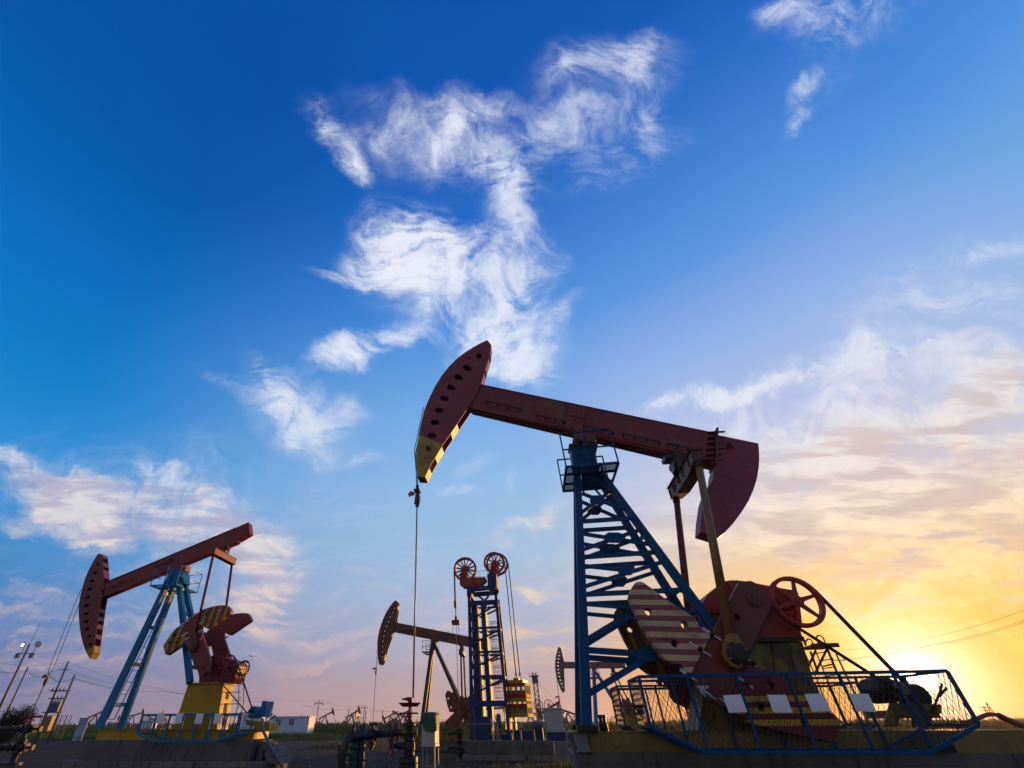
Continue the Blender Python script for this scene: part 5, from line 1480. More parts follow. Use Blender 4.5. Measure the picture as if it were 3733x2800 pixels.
for sx, wv in ((-.06, w5b), (.16, w5c)):
    a_ = Vector((wv.x+(R5b if sx < 0 else R5c), wv.y, wv.z)); b_ = bl(sx, 0, H_/2+.5)
    m.tube(a_, b_, .028, 6)
    m.tube(b_, bl(sx, 0, H_/2+.22), .016, 5); m.lathe(b_, (0, 0, -1), [(.02, -.02), (.055, .03), (.055, .1), (.02, .2)], 8)
m.build('wire_rope', m_brown, TW)
# machinery at the tower's foot
dr = F5.P(TY((170, 420), (200, 370), (280, 345), (380, 340), (470, 375), (500, 450), (520, 640), (500, 830), (210, 830), (190, 640)), .2)
MB().prism(dr, .2, 1.3).build('gear_drum', m_navy, TW, .05)
m = MB()
for k in range(4): p = F5.L(*TY((180+97*k, 585))[0], v=.19); m.lathe((p.x, .2, p.z), (0, -1, 0), [(.03, 0), (.03, .04)], 8)
p = F5.L(*TY((180, 600))[0], v=.18); r_ = F5.L(*TY((480, 600))[0], v=.18); m.bar((p.x, .18, p.z), (r_.x, .18, p.z), .05, .05); m.build('clamp_bar', m_navy, TW)
p = F5.L(*TY((655, 440))[0], v=.8); MB().lathe((p.x, .8, p.z-.25), (0, 0, 1), [(.06, 0), (.12, .06), (.12, .5), (.06, .57)], 14).build('air_tank', paint('teal_tank_paint', (.01, .16, .18)), TW)
m = MB()
for (x0_, x1_, y0_, y1_) in ((680, 900, 690, 815), (940, 1090, 630, 815), (1110, 1370, 620, 815), (1380, 1560, 530, 815)):
    a_, b_ = F5.L(*TY((x0_, y0_))[0], v=.5), F5.L(*TY((x1_, y1_))[0], v=.5); m.box(a_.x, b_.x, .5+.1*(x0_ % 3), 1.7, Z5c+.0, a_.z)
m.build('winch_housing', m_navy, TW, .02)
p = F5.L(*TY((1475, 505))[0], v=.8); MB().lathe((p.x-.22, .9, p.z), (1, 0, 0), [(.1, 0), (.14, .03), (.14, .4), (.1, .44)], 14).build('vent_drum', m_grey, TW)
m = MB()
for a_, b_ in (((800, 390), (800, 600)), ((780, 110), (790, 400)), ((890, 380), (900, 600)), ((985, 350), (1010, 610)), ((945, 350), (1000, 480))):
    p, r_ = F5.L(*TY(a_)[0], v=1.2), F5.L(*TY(b_)[0], v=1.2); m.bar(p, r_, .045, .3, side=(.2, 1, 0))
m.build('guide_bar', m_gold, TW)
o = F5.root('concrete_foundation', 'concrete foundation slab and pale kerb blocks under the blue lattice tower', 'foundation')
a_ = F5.L(*TY((15, 868))[0], v=-.35).x; b_ = F5.L(*TY((1748, 850))[0], v=-.35).x
MB().box(a_, b_, -.35, 2.9, .19, Z5c).build('slab', m_conc, o, .01)
c_ = F5.L(*TY((1205, 1080))[0], v=-.8).x; e_ = F5.L(*TY((2000, 1080))[0], v=-.8).x; g0 = F5.L(*TY((-80, 1080))[0], v=-.8).x
MB().box(g0, c_-.03, -.8, 3., -.05, .185).build('kerb_block', m_conc2, o, .01); MB().box(c_+.03, e_, -.8, 3., -.05, .185).build('kerb_block', m_conc2, o, .01)
b2_ = F5.L(*TY((2035, 850))[0], v=-.5).x
for k in range(3): MB().box(b_+.04, b2_+.01*k, -.5, .6, .19+.172*k, .19+.172*k+.168).build('block', m_conc2, o, .01)
# cabinet beside it
a_ = F5.L(*TY((1600, 700))[0], v=.1); b_ = F5.L(*TY((1945, 200))[0], v=.1)
CB = F5.root('control_cabinet', 'tall grey control cabinet right of the lattice tower, its right side lit gold', 'cabinet')
MB().box(a_.x, b_.x-.05, .1, .85, a_.z+.08, b_.z).build('cabinet_body', m_cab, CB, .008)
MB().box(a_.x-.03, b_.x-.02, .05, .9, b_.z, b_.z+.07).build('lid', m_cab, CB, .01)
MB().box(a_.x, b_.x-.02, .07, .86, a_.z+.03, a_.z+.078).build('sill', m_dark, CB)
MB().box(a_.x+.05, b_.x-.02, .12, .9, Z5c+.002, a_.z+.028).build('base', m_navy, CB, .01)
p = b_.x-.05; MB().box(p, p+.12, .2, .5, a_.z+.25, a_.z+.6).build('side_box', m_grey, CB, .01)
# wire fences round the machinery
FE = F5.root('wire_fence', 'waist-high grey wire fence along the edge of the lattice tower foundation', 'fence')
for (x0_, x1_, y0_, y1_, v) in ((5, 600, 492, 860, -.3), (640, 1095, 465, 830, -.1), (1095, 1590, 465, 830, -.1)):
    a_, b_ = F5.L(*TY((x0_, y1_))[0], v=v), F5.L(*TY((x1_, y0_))[0], v=v); zt_ = b_.z; zb_ = Z5c+.02; m = MB()
    m.bar((a_.x, v, zt_), (b_.x, v, zt_), .035, .035); m.bar((a_.x, v, zb_), (b_.x, v, zb_), .03, .03)
    for x in (a_.x, b_.x): m.bar((x, v, zb_), (x, v, zt_+.02), .035, .035)
    fo = m.build('panel_frame', m_grey, FE)
    meshpanel([(a_.x, zb_), (b_.x, zb_), (b_.x, zt_), (a_.x, zt_)], .12, .004, lambda x, z_, v=v: (x, v, z_), fo, m_dark)

# ================================================================== wellheads
def flange(m, c, ax, r, t, n_=18): m.lathe(c, ax, [(r*.9, 0), (r, .01), (r, t-.01), (r*.9, t)], n_)


def handwheel(c, ax, R, parent, mt):
    m = MB(); m.ring(c, ax, R, .018, 28, 6); a = Vector(ax).normalized(); x = a.orthogonal().normalized(); y = a.cross(x); c = Vector(c)
    for k in range(5): t = 2*PI*k/5; m.bar(c, c+(x*math.cos(t)+y*math.sin(t))*R, .022, .018, side=tuple(a))
    m.tube(c-a*.04, c+a*.05, .03, 8); return m.build('handwheel', mt, parent)


YW = 12.62
def WP(x, y, yy=YW): return at_y(*T7((x, y))[0], yy)


w0 = WP(1525, 230); wxx = w0.x
WH = bpy.data.objects.new('wellhead', None); C.objects.link(WH); WH.location = (wxx, YW, 0)
tag(WH, 'nearest wellhead, a red and black valve stack the brass-coloured rod drops into', 'wellhead')


def zz_(y): return WP(1525, y).z


def stack(name, prof, mt, n_=22):
    pr_ = sorted([(r, zz_(y)) for r, y in prof], key=lambda t: t[1]); return MB().lathe((0, 0, 0), (0, 0, 1), pr_, n_).build(name, mt, WH)


px7 = 1/ (1631/10.2) * .226
stack('stuffing_box', [(38*px7, 183), (40*px7, 240), (36*px7, 240), (30*px7, 275), (30*px7, 330), (22*px7, 335), (22*px7, 420), (40*px7, 425), (42*px7, 480), (36*px7, 520), (36*px7, 540), (55*px7, 548), (55*px7, 580), (36*px7, 600)], m_red)
m = MB(); m.tube((-.03, 0, zz_(212)), (-130*px7, 0, zz_(216)), .02, 8); m.tube((-.02, 0, zz_(212)), (-70*px7, 0, zz_(214)), .035, 8); m.build('lever', m_brown, WH)
m = MB(); a_, b_ = zz_(275), zz_(338); w1, w2 = 185*px7, 120*px7
m.hexa([(-w2, -.10, b_), (w2, -.10, b_), (w2, .10, b_), (-w2, .10, b_), (-w1, -.15, a_), (w1*.93, -.15, a_), (w1*.93, .15, a_), (-w1, .15, a_)])
m.build('drip_tray', m_red, WH)
m = MB(); m.tube((-155*px7, 0, zz_(443)), (135*px7, 0, zz_(443)), .016, 8); m.build('clamp_bar', m_brown, WH)
stack('upper_flange', [(36*px7, 590), (90*px7, 598), (95*px7, 610), (95*px7, 640), (88*px7, 652), (45*px7, 665)], m_black)
stack('cross_body', [(46*px7, 660), (55*px7, 700), (55*px7, 800), (40*px7, 815), (75*px7, 825), (80*px7, 875), (70*px7, 885), (38*px7, 895)], m_black)
stack('gate_valve', [(50*px7, 890), (90*px7, 905), (95*px7, 1030), (60*px7, 1045), (40*px7, 1055), (85*px7, 1062), (88*px7, 1115), (80*px7, 1125), (50*px7, 1130)], m_black)
stack('casing_head', [(120*px7, 1132), (140*px7, 1140), (143*px7, 1235), (120*px7, 1240), (120*px7, 1250), (143*px7, 1256), (143*px7, 1330), (130*px7, 1400), (110*px7, 1600), (110*px7, 1850)], m_black, 28)
MB().lathe((0, 0, -.02), (0, 0, 1), [(.28, 0), (.28, .05)], 18).build('base_flange', m_black, WH)
m = MB()
for x0_, x1_, r in ((50, 70, .07), (78, 98, .08), (62, 84, .03)): pass
zc_ = zz_(748)
m.lathe((.04, 0, zc_), (1, 0, 0), [(.05, 0), (.05, .02), (.085, .02), (.085, .05), (.05, .05), (.05, .07), (.085, .07), (.085, .10), (.05, .10), (.05, .12), (.08, .12), (.08, .14)], 16); m.build('side_flange', m_bronze, WH)
m = MB(); m.lathe((.03, 0, zz_(968)), (1, 0, 0), [(.05, 0), (.05, .05), (.085, .05), (.085, .09)], 12); m.build('side_flange', m_black, WH)
m = MB(); m.lathe((-.05, 0, zc_), (-1, 0, 0), [(.07, 0), (.075, .02), (.078, .17), (.07, .18)], 20); m.build('choke_sleeve', m_bronze, WH)
m = MB(); m.lathe((-.23, 0, zc_), (-1, 0, 0), [(.11, 0), (.12, .01), (.12, .04), (.08, .05)], 18); m.build('side_flange', m_black, WH)
handwheel((-200*px7, -.02, zz_(745)), (1, .35, 0), 115*px7, WH, m_brown)
handwheel((-308*px7, .06, zz_(733)), (1, .35, 0), 115*px7, WH, m_brown)
m = MB(); m.tube((-.05, 0, zz_(968)), (-300*px7, 0, zz_(968)), .035, 10, .028); m.lathe((-.10, 0, zz_(968)), (-1, 0, 0), [(.07, 0), (.07, .15), (.045, .17), (.04, .3)], 12); m.build('valve_stem', m_black, WH)
handwheel((-270*px7, 0, zz_(975)), (1, .3, 0), 120*px7, WH, m_brown)
m = MB()
for k in range(10):
    t = 2*PI*k/10
    for yy in (1150, 1240, 640, 850, 1090): rr = (.178 if yy in (1150, 1240) else .11); m.lathe((rr*math.cos(t), rr*math.sin(t), zz_(yy)-.02), (0, 0, 1), [(.014, 0), (.014, .05)], 6)
m.build('stud_bolt', m_dark, WH)
# flow line with lagging
FL = bpy.data.objects.new('flow_line', None); C.objects.link(FL); FL.location = (0, 0, 0)
tag(FL, 'thick lagged pipe running left from the nearest wellhead and bending down into the ground', 'pipe')
pA, pB = WP(1375, 745, 12.6), WP(990, 775, 12.6)
m = MB(); m.tube(pA, pB, .07, 18); m.build('pipe', m_lagg, FL)
m = MB(); d_ = (pB-pA).normalized(); m.lathe(pB-d_*.02, d_, [(.07, 0), (.12, .01), (.125, .03), (.125, .08), (.09, .09), (.09, .12), (.125, .13), (.125, .17), (.08, .18)], 22); m.build('flange_joint', m_black, FL)
pC, pD = WP(880, 795, 12.4), WP(540, 830, 11.6)
m = MB(); pts_ = [pB+d_*.15, pC.lerp(pB, .1), pC, pC.lerp(pD, .5), pD.lerp(pC, .12)]
m.path(pts_+[pD+Vector((-.05, 0, -.06)), pD+Vector((-.075, 0, -.2)), Vector((pD.x-.08, pD.y, .0))], .082, 18); m.build('pipe', m_pipe, FL)
m = MB()
for k in range(26):
    p = pC.lerp(pD, .02+k/27); q_ = (pD-pC).normalized(); m.lathe(p, q_, [(.083, 0), (.088, .008), (.083, .016)], 16)
for k in range(18): m.lathe((pD.x-.08, pD.y, pD.z-.25-.055*k), (0, 0, -1), [(.083, 0), (.088, .01), (.083, .03)], 14)
m.build('binding_tape', m_cable, FL)
pE = WP(745, 880, 12.1)
m = MB(); m.path([pE+Vector((.0, .05, .25)), pE, Vector((pE.x, pE.y, 0))], .085, 16)
for yy in (945, 1200, 1270): m.lathe((pE.x, pE.y, WP(745, yy, 12.1).z), (0, 0, 1), [(.085, 0), (.098, .01), (.098, .03), (.085, .04)], 16)
m.build('riser', m_lagg, FL)
pG = WP(625, 920, 12.0)
m = MB(); zt = pG.z; m.lathe((pG.x, pG.y, 0), (0, 0, 1), sorted([(.06, 0), (.06, WP(0, 1270, 12).z), (.10, WP(0, 1265, 12).z), (.10, WP(0, 1235, 12).z), (.075, WP(0, 1220, 12).z), (.09, WP(0, 1150, 12).z), (.09, WP(0, 1090, 12).z), (.06, WP(0, 1050, 12).z), (.095, WP(0, 1000, 12).z), (.095, WP(0, 960, 12).z), (.06, WP(0, 945, 12).z), (.06, zt+.1)], key=lambda t: t[1]), 16)
m.build('green_valve', m_green, FL)
p = WP(385, 1110, 11.9); m = MB(); m.tube(p, WP(600, 1110, 12.), .03, 8); m.build('valve_stem', m_green, FL); handwheel(p, (1, .28, 0), .165, FL, m_dark)
m = MB(); p = WP(925, 700, 12.4); m.lathe((p.x, p.y, p.z-.05), (0, 0, 1), [(.05, 0), (.05, .06), (.03, .06), (.03, .13), (.05, .13), (.05, .16)], 10); m.tube((p.x-.09, p.y, p.z+.09), (p.x+.09, p.y, p.z+.09), .014, 6); m.build('small_valve', m_dark, FL)
handwheel(WP(610, 720, 13.), (1, .3, 0), .12, FL, m_dark)
# cabinet with a green tarpaulin
EC = bpy.data.objects.new('electrical_cabinet', None); C.objects.link(EC)
ya = 20.; a_, b_ = at_y(*T7((1744, 985))[0], ya), at_y(*T7((1966, 470))[0], ya); EC.location = ((a_.x+b_.x)/2, ya+.4, 0); EC.rotation_euler = (0, 0, math.radians(-12))
tag(EC, 'pale grey electrical cabinet on a leg frame, under a dark green tarpaulin', 'cabinet')
w_ = (b_.x-a_.x)/2; zb_, zt_ = a_.z, b_.z+.04
MB().box(-w_, w_, -.4, .3, zb_+.08, zt_).build('cabinet_body', m_cab, EC, .008)
MB().box(-w_-.01, w_+.01, -.41, .31, zb_, zb_+.078).build('plinth', m_cab, EC, .004)
m_tarp = paint('dark_green_tarpaulin', (.02, .09, .04), (.015, .06, .03), .5, 0, rough=.6, bump=.6, dirt=.2)
m = MB(); NN = 36; rr = random.Random(4); rings = []
for j in range(9):
    t = j/8; ring_ = []
    for k in range(NN):
        a = 2*PI*k/NN; sx, sy = math.cos(a), math.sin(a); e = 6; s_ = (abs(sx)**e+abs(sy)**e)**(-1/e)
        drop = (.16+.26*max(0, math.cos(a+.9))+.04*math.sin(3*a))
        prof_ = [(.02, .0), (.55, .01), (.93, -.02), (1.02, -.07), (1.05, -.3), (1.04, -.55), (1.07, -.75), (1.05, -.9), (1.08, -1.)][j]
        fold = 1+.028*math.sin(7*a+j*.9)*(j > 3)+.02*math.sin(13*a-j*1.3)*(j > 3)
        zz__ = zt_+.04+(prof_[1]*(drop+.15) if j > 2 else prof_[1])+.02*math.sin(5*a+j)*(j > 2)
        ring_.append((s_*sx*(w_+.03)*prof_[0]*fold, -.05+s_*sy*.38*prof_[0]*fold, zz__))
    rings += ring_
m.add(rings, [(j*NN+k, j*NN+(k+1) % NN, (j+1)*NN+(k+1) % NN, (j+1)*NN+k) for j in range(8) for k in range(NN)], True)
m.f.append(tuple(range(NN))); m.smooth.append(False)
tp_ = m.build('tarpaulin', m_tarp, None); tp_.location = EC.location; tp_.rotation_euler = EC.rotation_euler
tag(tp_, 'dark green tarpaulin draped over the top of the pale electrical cabinet', 'tarpaulin')
m = MB(); zr_ = at_y(*T7((1850, 700))[0], ya).z; m.path([(-w_-.01, -.42, zr_), (0, -.425, zr_-.01), (w_+.01, -.42, zr_+.03), (w_+.015, .3, zr_-.02)], .006, 4); m.build('rope', m_cable, EC)
for sx in (-1, 1):
    for y in (-.36, .26): MB().box(sx*(w_-.04)-.03, sx*(w_-.04)+.03, y-.03, y+.03, 0, zb_).build('leg', m_grey, EC)
m = MB(); zr_ = .22
for y in (-.36, .26): m.bar((-w_+.06, y, zr_), (w_-.06, y, zr_), .04, .03)
m.build('stretcher', m_grey, EC)
m = MB(); m.ring((-w_-.03, -.2, zb_+.5), (1, 0, 0), .06, .012, 12, 5); m.build('handle', m_dark, EC)

# left wellhead
LW = bpy.data.objects.new('wellhead', None); C.objects.link(LW); yl = 26.2
pb_ = at_y(*A2((330, 1180))[0], yl); LW.location = (pb_.x, yl, 0)
tag(LW, 'dark wellhead with side pipes at the far left, under the left pump jack', 'wellhead')
zl = lambda y: at_y(*A2((300, y))[0], yl).z
m = MB(); m.lathe((0, 0, 0), (0, 0, 1), [(.42, 0), (.42, .1), (.12, .12), (.14, zl(1500)), (.2, zl(1490)), (.2, zl(1440)), (.13, zl(1430)), (.13, zl(1360)), (.22, zl(1350)), (.22, zl(1310)), (.1, zl(1290)), (.1, zl(1240)), (.18, zl(1230)), (.18, zl(1200)), (.12, zl(1190)), (.12, zl(1130))], 18); m.build('valve_body', m_black, LW)
m = MB(); m.lathe((0, 0, 0), (0, 0, 1), [(.10, zl(1130)), (.08, zl(1090)), (.06, zl(1060)), (.09, zl(1050)), (.09, zl(1010)), (.05, zl(995))], 14); m.box(-.62, .5, -.03, .03, zl(1048), zl(1030)); m.box(.1, .5, -.04, .04, zl(1052), zl(1026)); m.build('stuffing_box', m_red, LW)
for y_, mt_ in ((1185, m_pipe), (1410, m_pipe)):
    z_ = zl(y_); m = MB(); m.tube((-.2, 0, z_), (-5.5, .2, z_), .10, 14); m.build('pipe', mt_, LW)
    m = MB(); m.lathe((-.15, 0, z_), (-1, 0, 0), [(.06, 0), (.15, .02), (.15, .1), (.08, .12), (.08, .2), (.15, .22), (.15, .3), (.08, .32), (.08, .5), (.13, .52), (.13, .6)], 14); m.build('flange_joint', m_black, LW)
    m = MB(); m.lathe((.1, 0, z_), (1, 0, 0), [(.08, 0), (.18, .02), (.18, .1), (.07, .12), (.07, .2), (.17, .22), (.17, .28), (.05, .3), (.05, .5), (.11, .52), (.11, .56)], 14); m.build('side_valve', m_black, LW)
# wellhead of the lattice tower and of the dark jack
def tree(F, x_, v_, zt_, label, s=1., mt=None):
    o = bpy.data.objects.new('wellhead', None); C.objects.link(o); wp = F.o+F.u*x_+F.v*v_; o.location = (wp.x, wp.y, 0); tag(o, label, 'wellhead')
    h = zt_; m = MB(); m.lathe((0, 0, 0), (0, 0, 1), [(.16*s, 0), (.10*s, .05), (.10*s, h*.10), (.2*s, h*.12), (.2*s, h*.2), (.12*s, h*.22), (.12*s, h*.3), (.2*s, h*.32), (.2*s, h*.36), (.14*s, h*.38), (.16*s, h*.5), (.22*s, h*.53), (.22*s, h*.57), (.12*s, h*.6), (.15*s, h*.72), (.2*s, h*.74), (.2*s, h*.78), (.1*s, h*.8), (.1*s, h*.93), (.06*s, h)], 14); m.build('valve_body', mt or m_black, o)
    m = MB()
    for z_ in (h*.28, h*.86):
        m.lathe((.08, 0, z_), (1, 0, 0), [(.05*s, 0), (.05*s, .06), (.12*s, .07), (.12*s, .14), (.05*s, .15)], 12); m.lathe((-.08, 0, z_), (-1, 0, 0), [(.05*s, 0), (.05*s, .1), (.12*s, .11), (.12*s, .2), (.07*s, .22)], 12)
    m.build('side_flange', m_brown, o); return o


tr_ = tree(F5, lx+.03, 1.05, F5.L(1661, 2650, 1.05).z, 'dark wellhead left of the lattice tower foundation, with two wrapped pipes')
for z_ in (F5.L(1650, 2672, 1.05).z, F5.L(1650, 2723, 1.05).z):
    m = MB(); m.path([(-.2, 0, z_), (-.5, 0, z_), (-.62, 0, z_-.05)] if z_ > 1 else [(-.2, 0, z_), (-.45, 0, z_), (-.65, 0, z_-.08)], .09, 10); m.build('pipe', m_pipe, tr_)
zc3 = F3.L(*T4((172, 1640))[0], v=0); cx3 = F3.L(*T4((216, 1020))[0], v=0).x
tree(F3, cx3, 0, zc3.z, 'small far wellhead below the head of the dark middle-distance pump jack')
cx4 = F4.L(*T8((568, 1000))[0], v=0).x; tree(F4, cx4, 0, F4.L(*T8((595, 1160))[0], v=0).z, 'wellhead below the head of the faded jack, behind the grey control cabinet')

# ================================================================== poles and wires on the left
def pole(pt, pb_px, y, label, r=.16, extra=None, group='concrete power poles'):
    t = at_y(*pt, y); o = bpy.data.objects.new('power_pole', None); C.objects.link(o); o.location = (t.x, y, 0); tag(o, label, 'pole', group)
    MB().tube((0, 0, -.2), (0, 0, t.z), r, 10, r*.62).build('shaft', m_wood, o); return o, t


m_lamp, q, bs = mat('lit_lamp_glass'); q.put(bs.inputs['Base Color'], (.9, .9, .9, 1)); q.put(bs.inputs['Emission Color'], (1, .95, .85, 1)); bs.inputs['Emission Strength'].default_value = 6
o, t = pole((109, 2347), 0, 58, 'tall lamp pole at the far left with a lit floodlight and a lightning rod')
MB().tube((0, 0, t.z), (.1, 0, t.z+2.0), .02, 5).build('lightning_rod', m_cable, o)
lz = at_y(95, 2382, 58).z
m = MB(); m.bar((-.9, 0, lz), (1.1, 0, lz), .06, .06); m.build('crossbar', m_dark, o)
m = MB(); m.lathe((-.45, -.1, lz+.75), (-.3, -1, .1), [(.16, 0), (.30, .15), (.30, .2)], 14); m.tube((-.45, 0, lz), (-.45, 0, lz+.6), .03, 6); fo = m.build('floodlight', m_dark, o)
MB().lathe((-.45-.06, -.1-.205, lz+.75+.02), (-.3, -1, .1), [(.18, 0), (.18, .02)], 14).build('lamp', m_lamp, fo)
m = MB(); m.lathe((.85, -.1, lz+.75), (.9, -.4, .3), [(.12, 0), (.34, .3), (.34, .34)], 14); m.tube((.85, 0, lz), (.85, 0, lz+.6), .03, 6); m.build('floodlight', m_grey, o)
m = MB(); m.box(-.95, -.55, -.12, .12, lz-.45, lz-.02); m.build('ballast_box', m_conc2, o); m = MB(); m.box(.6, 1.0, -.12, .12, lz-.45, lz-.02); m.build('ballast_box', m_conc2, o)
o, t2 = pole((102, 2432), 0, 74, 'plain leaning-looking pole at the far left, right of the lamp pole', .15)
o3, t3 = pole((246, 2420), 0, 60, 'tall pole carrying the transformer platform, left one of the pair', .16)
zc_ = at_y(238, 2441, 60).z; m = MB(); m.bar((-.55, 0, zc_), (.55, 0, zc_), .06, .06); m.tube((0, 0, t3.z), (0, 0, t3.z+.35), .03, 6); m.lathe((0, 0, t3.z), (0, 0, 1), [(.07, 0), (.09, .08), (.04, .2)], 8); m.build('crossbar', m_dark, o3)
o4, t4 = pole((273, 2460), 0, 60, 'shorter pole carrying the transformer platform, right one of the pair', .16)
# shared steelwork and transformer
TR = bpy.data.objects.new('pole_transformer', None); C.objects.link(TR); xa, xb = t3.x, t4.x; TR.location = (xa, 60, 0)
tag(TR, 'grey transformer on a steel platform slung between two poles on the left', 'transformer')
zz2 = [at_y(210, y, 60).z for y in (2519, 2547, 2597, 2570)]; ww = xb-xa
m = MB()
for z_, e in ((zz2[0], .6), (zz2[1], .3), (zz2[2], .35)):
    m = MB()
    for y in (-.22, .22): m.bar((-e, y, z_), (ww+e*.3, y, z_), .09, .05)
    m.box(-.05, .05, -.22, .22, z_-.03, z_+.03); m.build('crossarm', m_dark, TR)
m = MB()
for k in range(4): m.lathe((-.3+k*ww*.3, -.22, zz2[0]), (0, 0, 1), [(.05, 0), (.07, .1), (.03, .25), (.06, .3)], 8)
for k in range(3): m.lathe((.2+k*ww*.3, -.22, zz2[1]), (0, 0, 1), [(.04, 0), (.06, .1), (.02, .3)], 8)
m.build('insulator_row', m_dark, TR)
m = MB(); c0 = ww*.45; m.box(c0-.48, c0+.48, -.35, .35, zz2[2]+.05, zz2[2]+.95)
for k in range(7): m.box(c0-.46+.145*k, c0-.42+.145*k, -.42, .42, zz2[2]+.12, zz2[2]+.85)
for k in range(3): m.lathe((c0-.3+.3*k, 0, zz2[2]+.95), (0, 0, 1), [(.05, 0), (.08, .1), (.03, .3)], 8)
m.build('tank', m_grey, TR)
zz3 = at_y(190, 2610, 60).z
MB().box(.0+ww*.15, ww*.15+.75, -.3, .3, zz3-1.3, zz3).build('meter_box', paint('orange_rust_box', (.35, .16, .05), (.2, .2, .18), .6, .5), TR)


def wire(name, label, ps, group='overhead wires', r=.012, sag=.5):
    m = MB()
    for a, b in zip(ps[:-1], ps[1:]):
        a, b = Vector(a), Vector(b); m.path([a.lerp(b, k/12)-Vector((0, 0, sag*4*(k/12)*(1-k/12))) for k in range(13)], r, 3)
    return tag(m.build(name, m_cable), label, 'wire', group)


wire('overhead_wire', 'topmost thin wire from the left frame edge over the transformer pole', [at_y(-60, 2400, 50), at_y(246, 2413, 60), at_y(620, 2512, 110), at_y(1160, 2556, 150)], r=.014)
wire('overhead_wire', 'pair of wires meeting at the crossbar of the taller transformer pole', [at_y(-60, 2430, 50), at_y(228, 2441, 60), at_y(520, 2500, 100), at_y(880, 2545, 140)], r=.014)
wire('overhead_wire', 'thin wire leaving the right end of the crossbar on the taller transformer pole', [at_y(250, 2441, 60), at_y(560, 2510, 104), at_y(880, 2552, 140)], r=.014)
wire('overhead_wire', 'thick lowest cable crossing behind the left bridle, past the shorter pole top', [at_y(-60, 2430, 60), at_y(100, 2442, 74), at_y(180, 2460, 66), at_y(268, 2473, 60), at_y(600, 2520, 100), at_y(1000, 2558, 150)], r=.03)

# more distant poles, each where it stands
m_pw = m_wood
PL = [((1164, 2550), 130, 1), ((1272, 2583), 170, 0), ((1329, 2571), 165, 1), ((1334, 2590), 170, 0), ((1395, 2590), 175, 0), ((1448, 2592), 190, 1), ((1483, 2591), 190, 0), ((1520, 2619), 240, 0), ((1290, 2600), 180, 0),
      ((2273, 2602), 160, 1), ((2262, 2610), 165, 0), ((2250, 2606), 150, 1), ((2228, 2612), 170, 0), ((2233, 2608), 170, 0), ((2214, 2615), 190, 1), ((2205, 2622), 200, 0), ((1100, 2605), 170, 1), ((1060, 2628), 240, 0),
      ((1190, 2625), 260, 0), ((1225, 2622), 260, 0), ((2050, 2628), 240, 0), ((1560, 2616), 230, 0)]
PH = None; pole_tops = []
for i, ((px, py), y, cr_) in enumerate(PL):
    t = at_y(px, py, y); side = 'centre' if px < 1700 else 'right'
    o = bpy.data.objects.new('power_pole', None); C.objects.link(o); o.location = (t.x, y, 0)
    tag(o, ('small far power pole with a crossarm on the horizon' if cr_ else 'plain thin far pole on the horizon')+(' left of the tower leg' if px < 1800 else ' inside the large tower'), 'pole', 'far poles with a crossarm' if cr_ and px < 1800 else ('far poles with a crossarm seen through the large tower' if cr_ else ('plain far poles' if px < 1800 else 'plain far poles seen through the large tower')))
    MB().tube((0, 0, 0), (0, 0, t.z), .15*y/150, 6, .09*y/150).build('shaft', m_pw, o)
    if cr_:
        m = MB(); m.bar((-1.0, 0, t.z-.7), (1.0, 0, t.z-.7), .14, .14)
        for s_ in (-1, 1): m.lathe((s_*.9, 0, t.z-.7), (0, 0, -1 if i == 0 else 1), [(.08, 0), (.14, .2), (.05, .45)], 6)
        m.build('crossarm', m_dark, o)
    pole_tops.append((px, Vector((t.x, y, t.z))))
wire('overhead_wire', 'faint wire between the far crossarm poles in the centre', [pole_tops[0][1], pole_tops[2][1], pole_tops[5][1], at_y(1560, 2610, 210)], r=.03, sag=.8)
wire('overhead_wire', 'faint lower wire between the far plain poles in the centre', [at_y(1100, 2570, 130), pole_tops[1][1], pole_tops[4][1], at_y(1560, 2600, 210)], r=.03, sag=.6)
# poles and wires toward the sun
o, t = pole((3048, 2384), 0, 52, 'lone pole seen through the ladder beside the yellow pedestal, against the sunset', .13)
m = MB(); m.bar((-.6, 0, t.z-.55), (.6, 0, t.z-.55), .06, .06); m.tube((0, 0, t.z), (0, 0, t.z+.5), .03, 5)
for s_ in (-.55, 0, .55): m.lathe((s_, 0, t.z-.5), (0, 0, 1), [(.04, 0), (.06, .1), (.02, .2)], 6)
m.build('crossbar', m_dark, o)
tw = Vector((t.x, 52, t.z+.3))
wire('overhead_wire', 'upper thin wire rising to the right across the sunset', [at_y(2940, 2440, 75), tw, at_y(3360, 2330, 40), at_y(3800, 2200, 26)], r=.010, sag=.15)
wire('overhead_wire', 'nearer of the two close wires across the sunset glow', [at_y(2940, 2462, 75), tw-Vector((.6, 0, .8)), at_y(3400, 2352, 40), at_y(3800, 2247, 26)], r=.010, sag=.15)
wire('overhead_wire', 'farther of the two close wires across the sunset glow', [at_y(2960, 2462, 75), tw-Vector((-.6, 0, .8)), at_y(3400, 2349, 41), at_y(3800, 2238, 27)], r=.010, sag=.15)
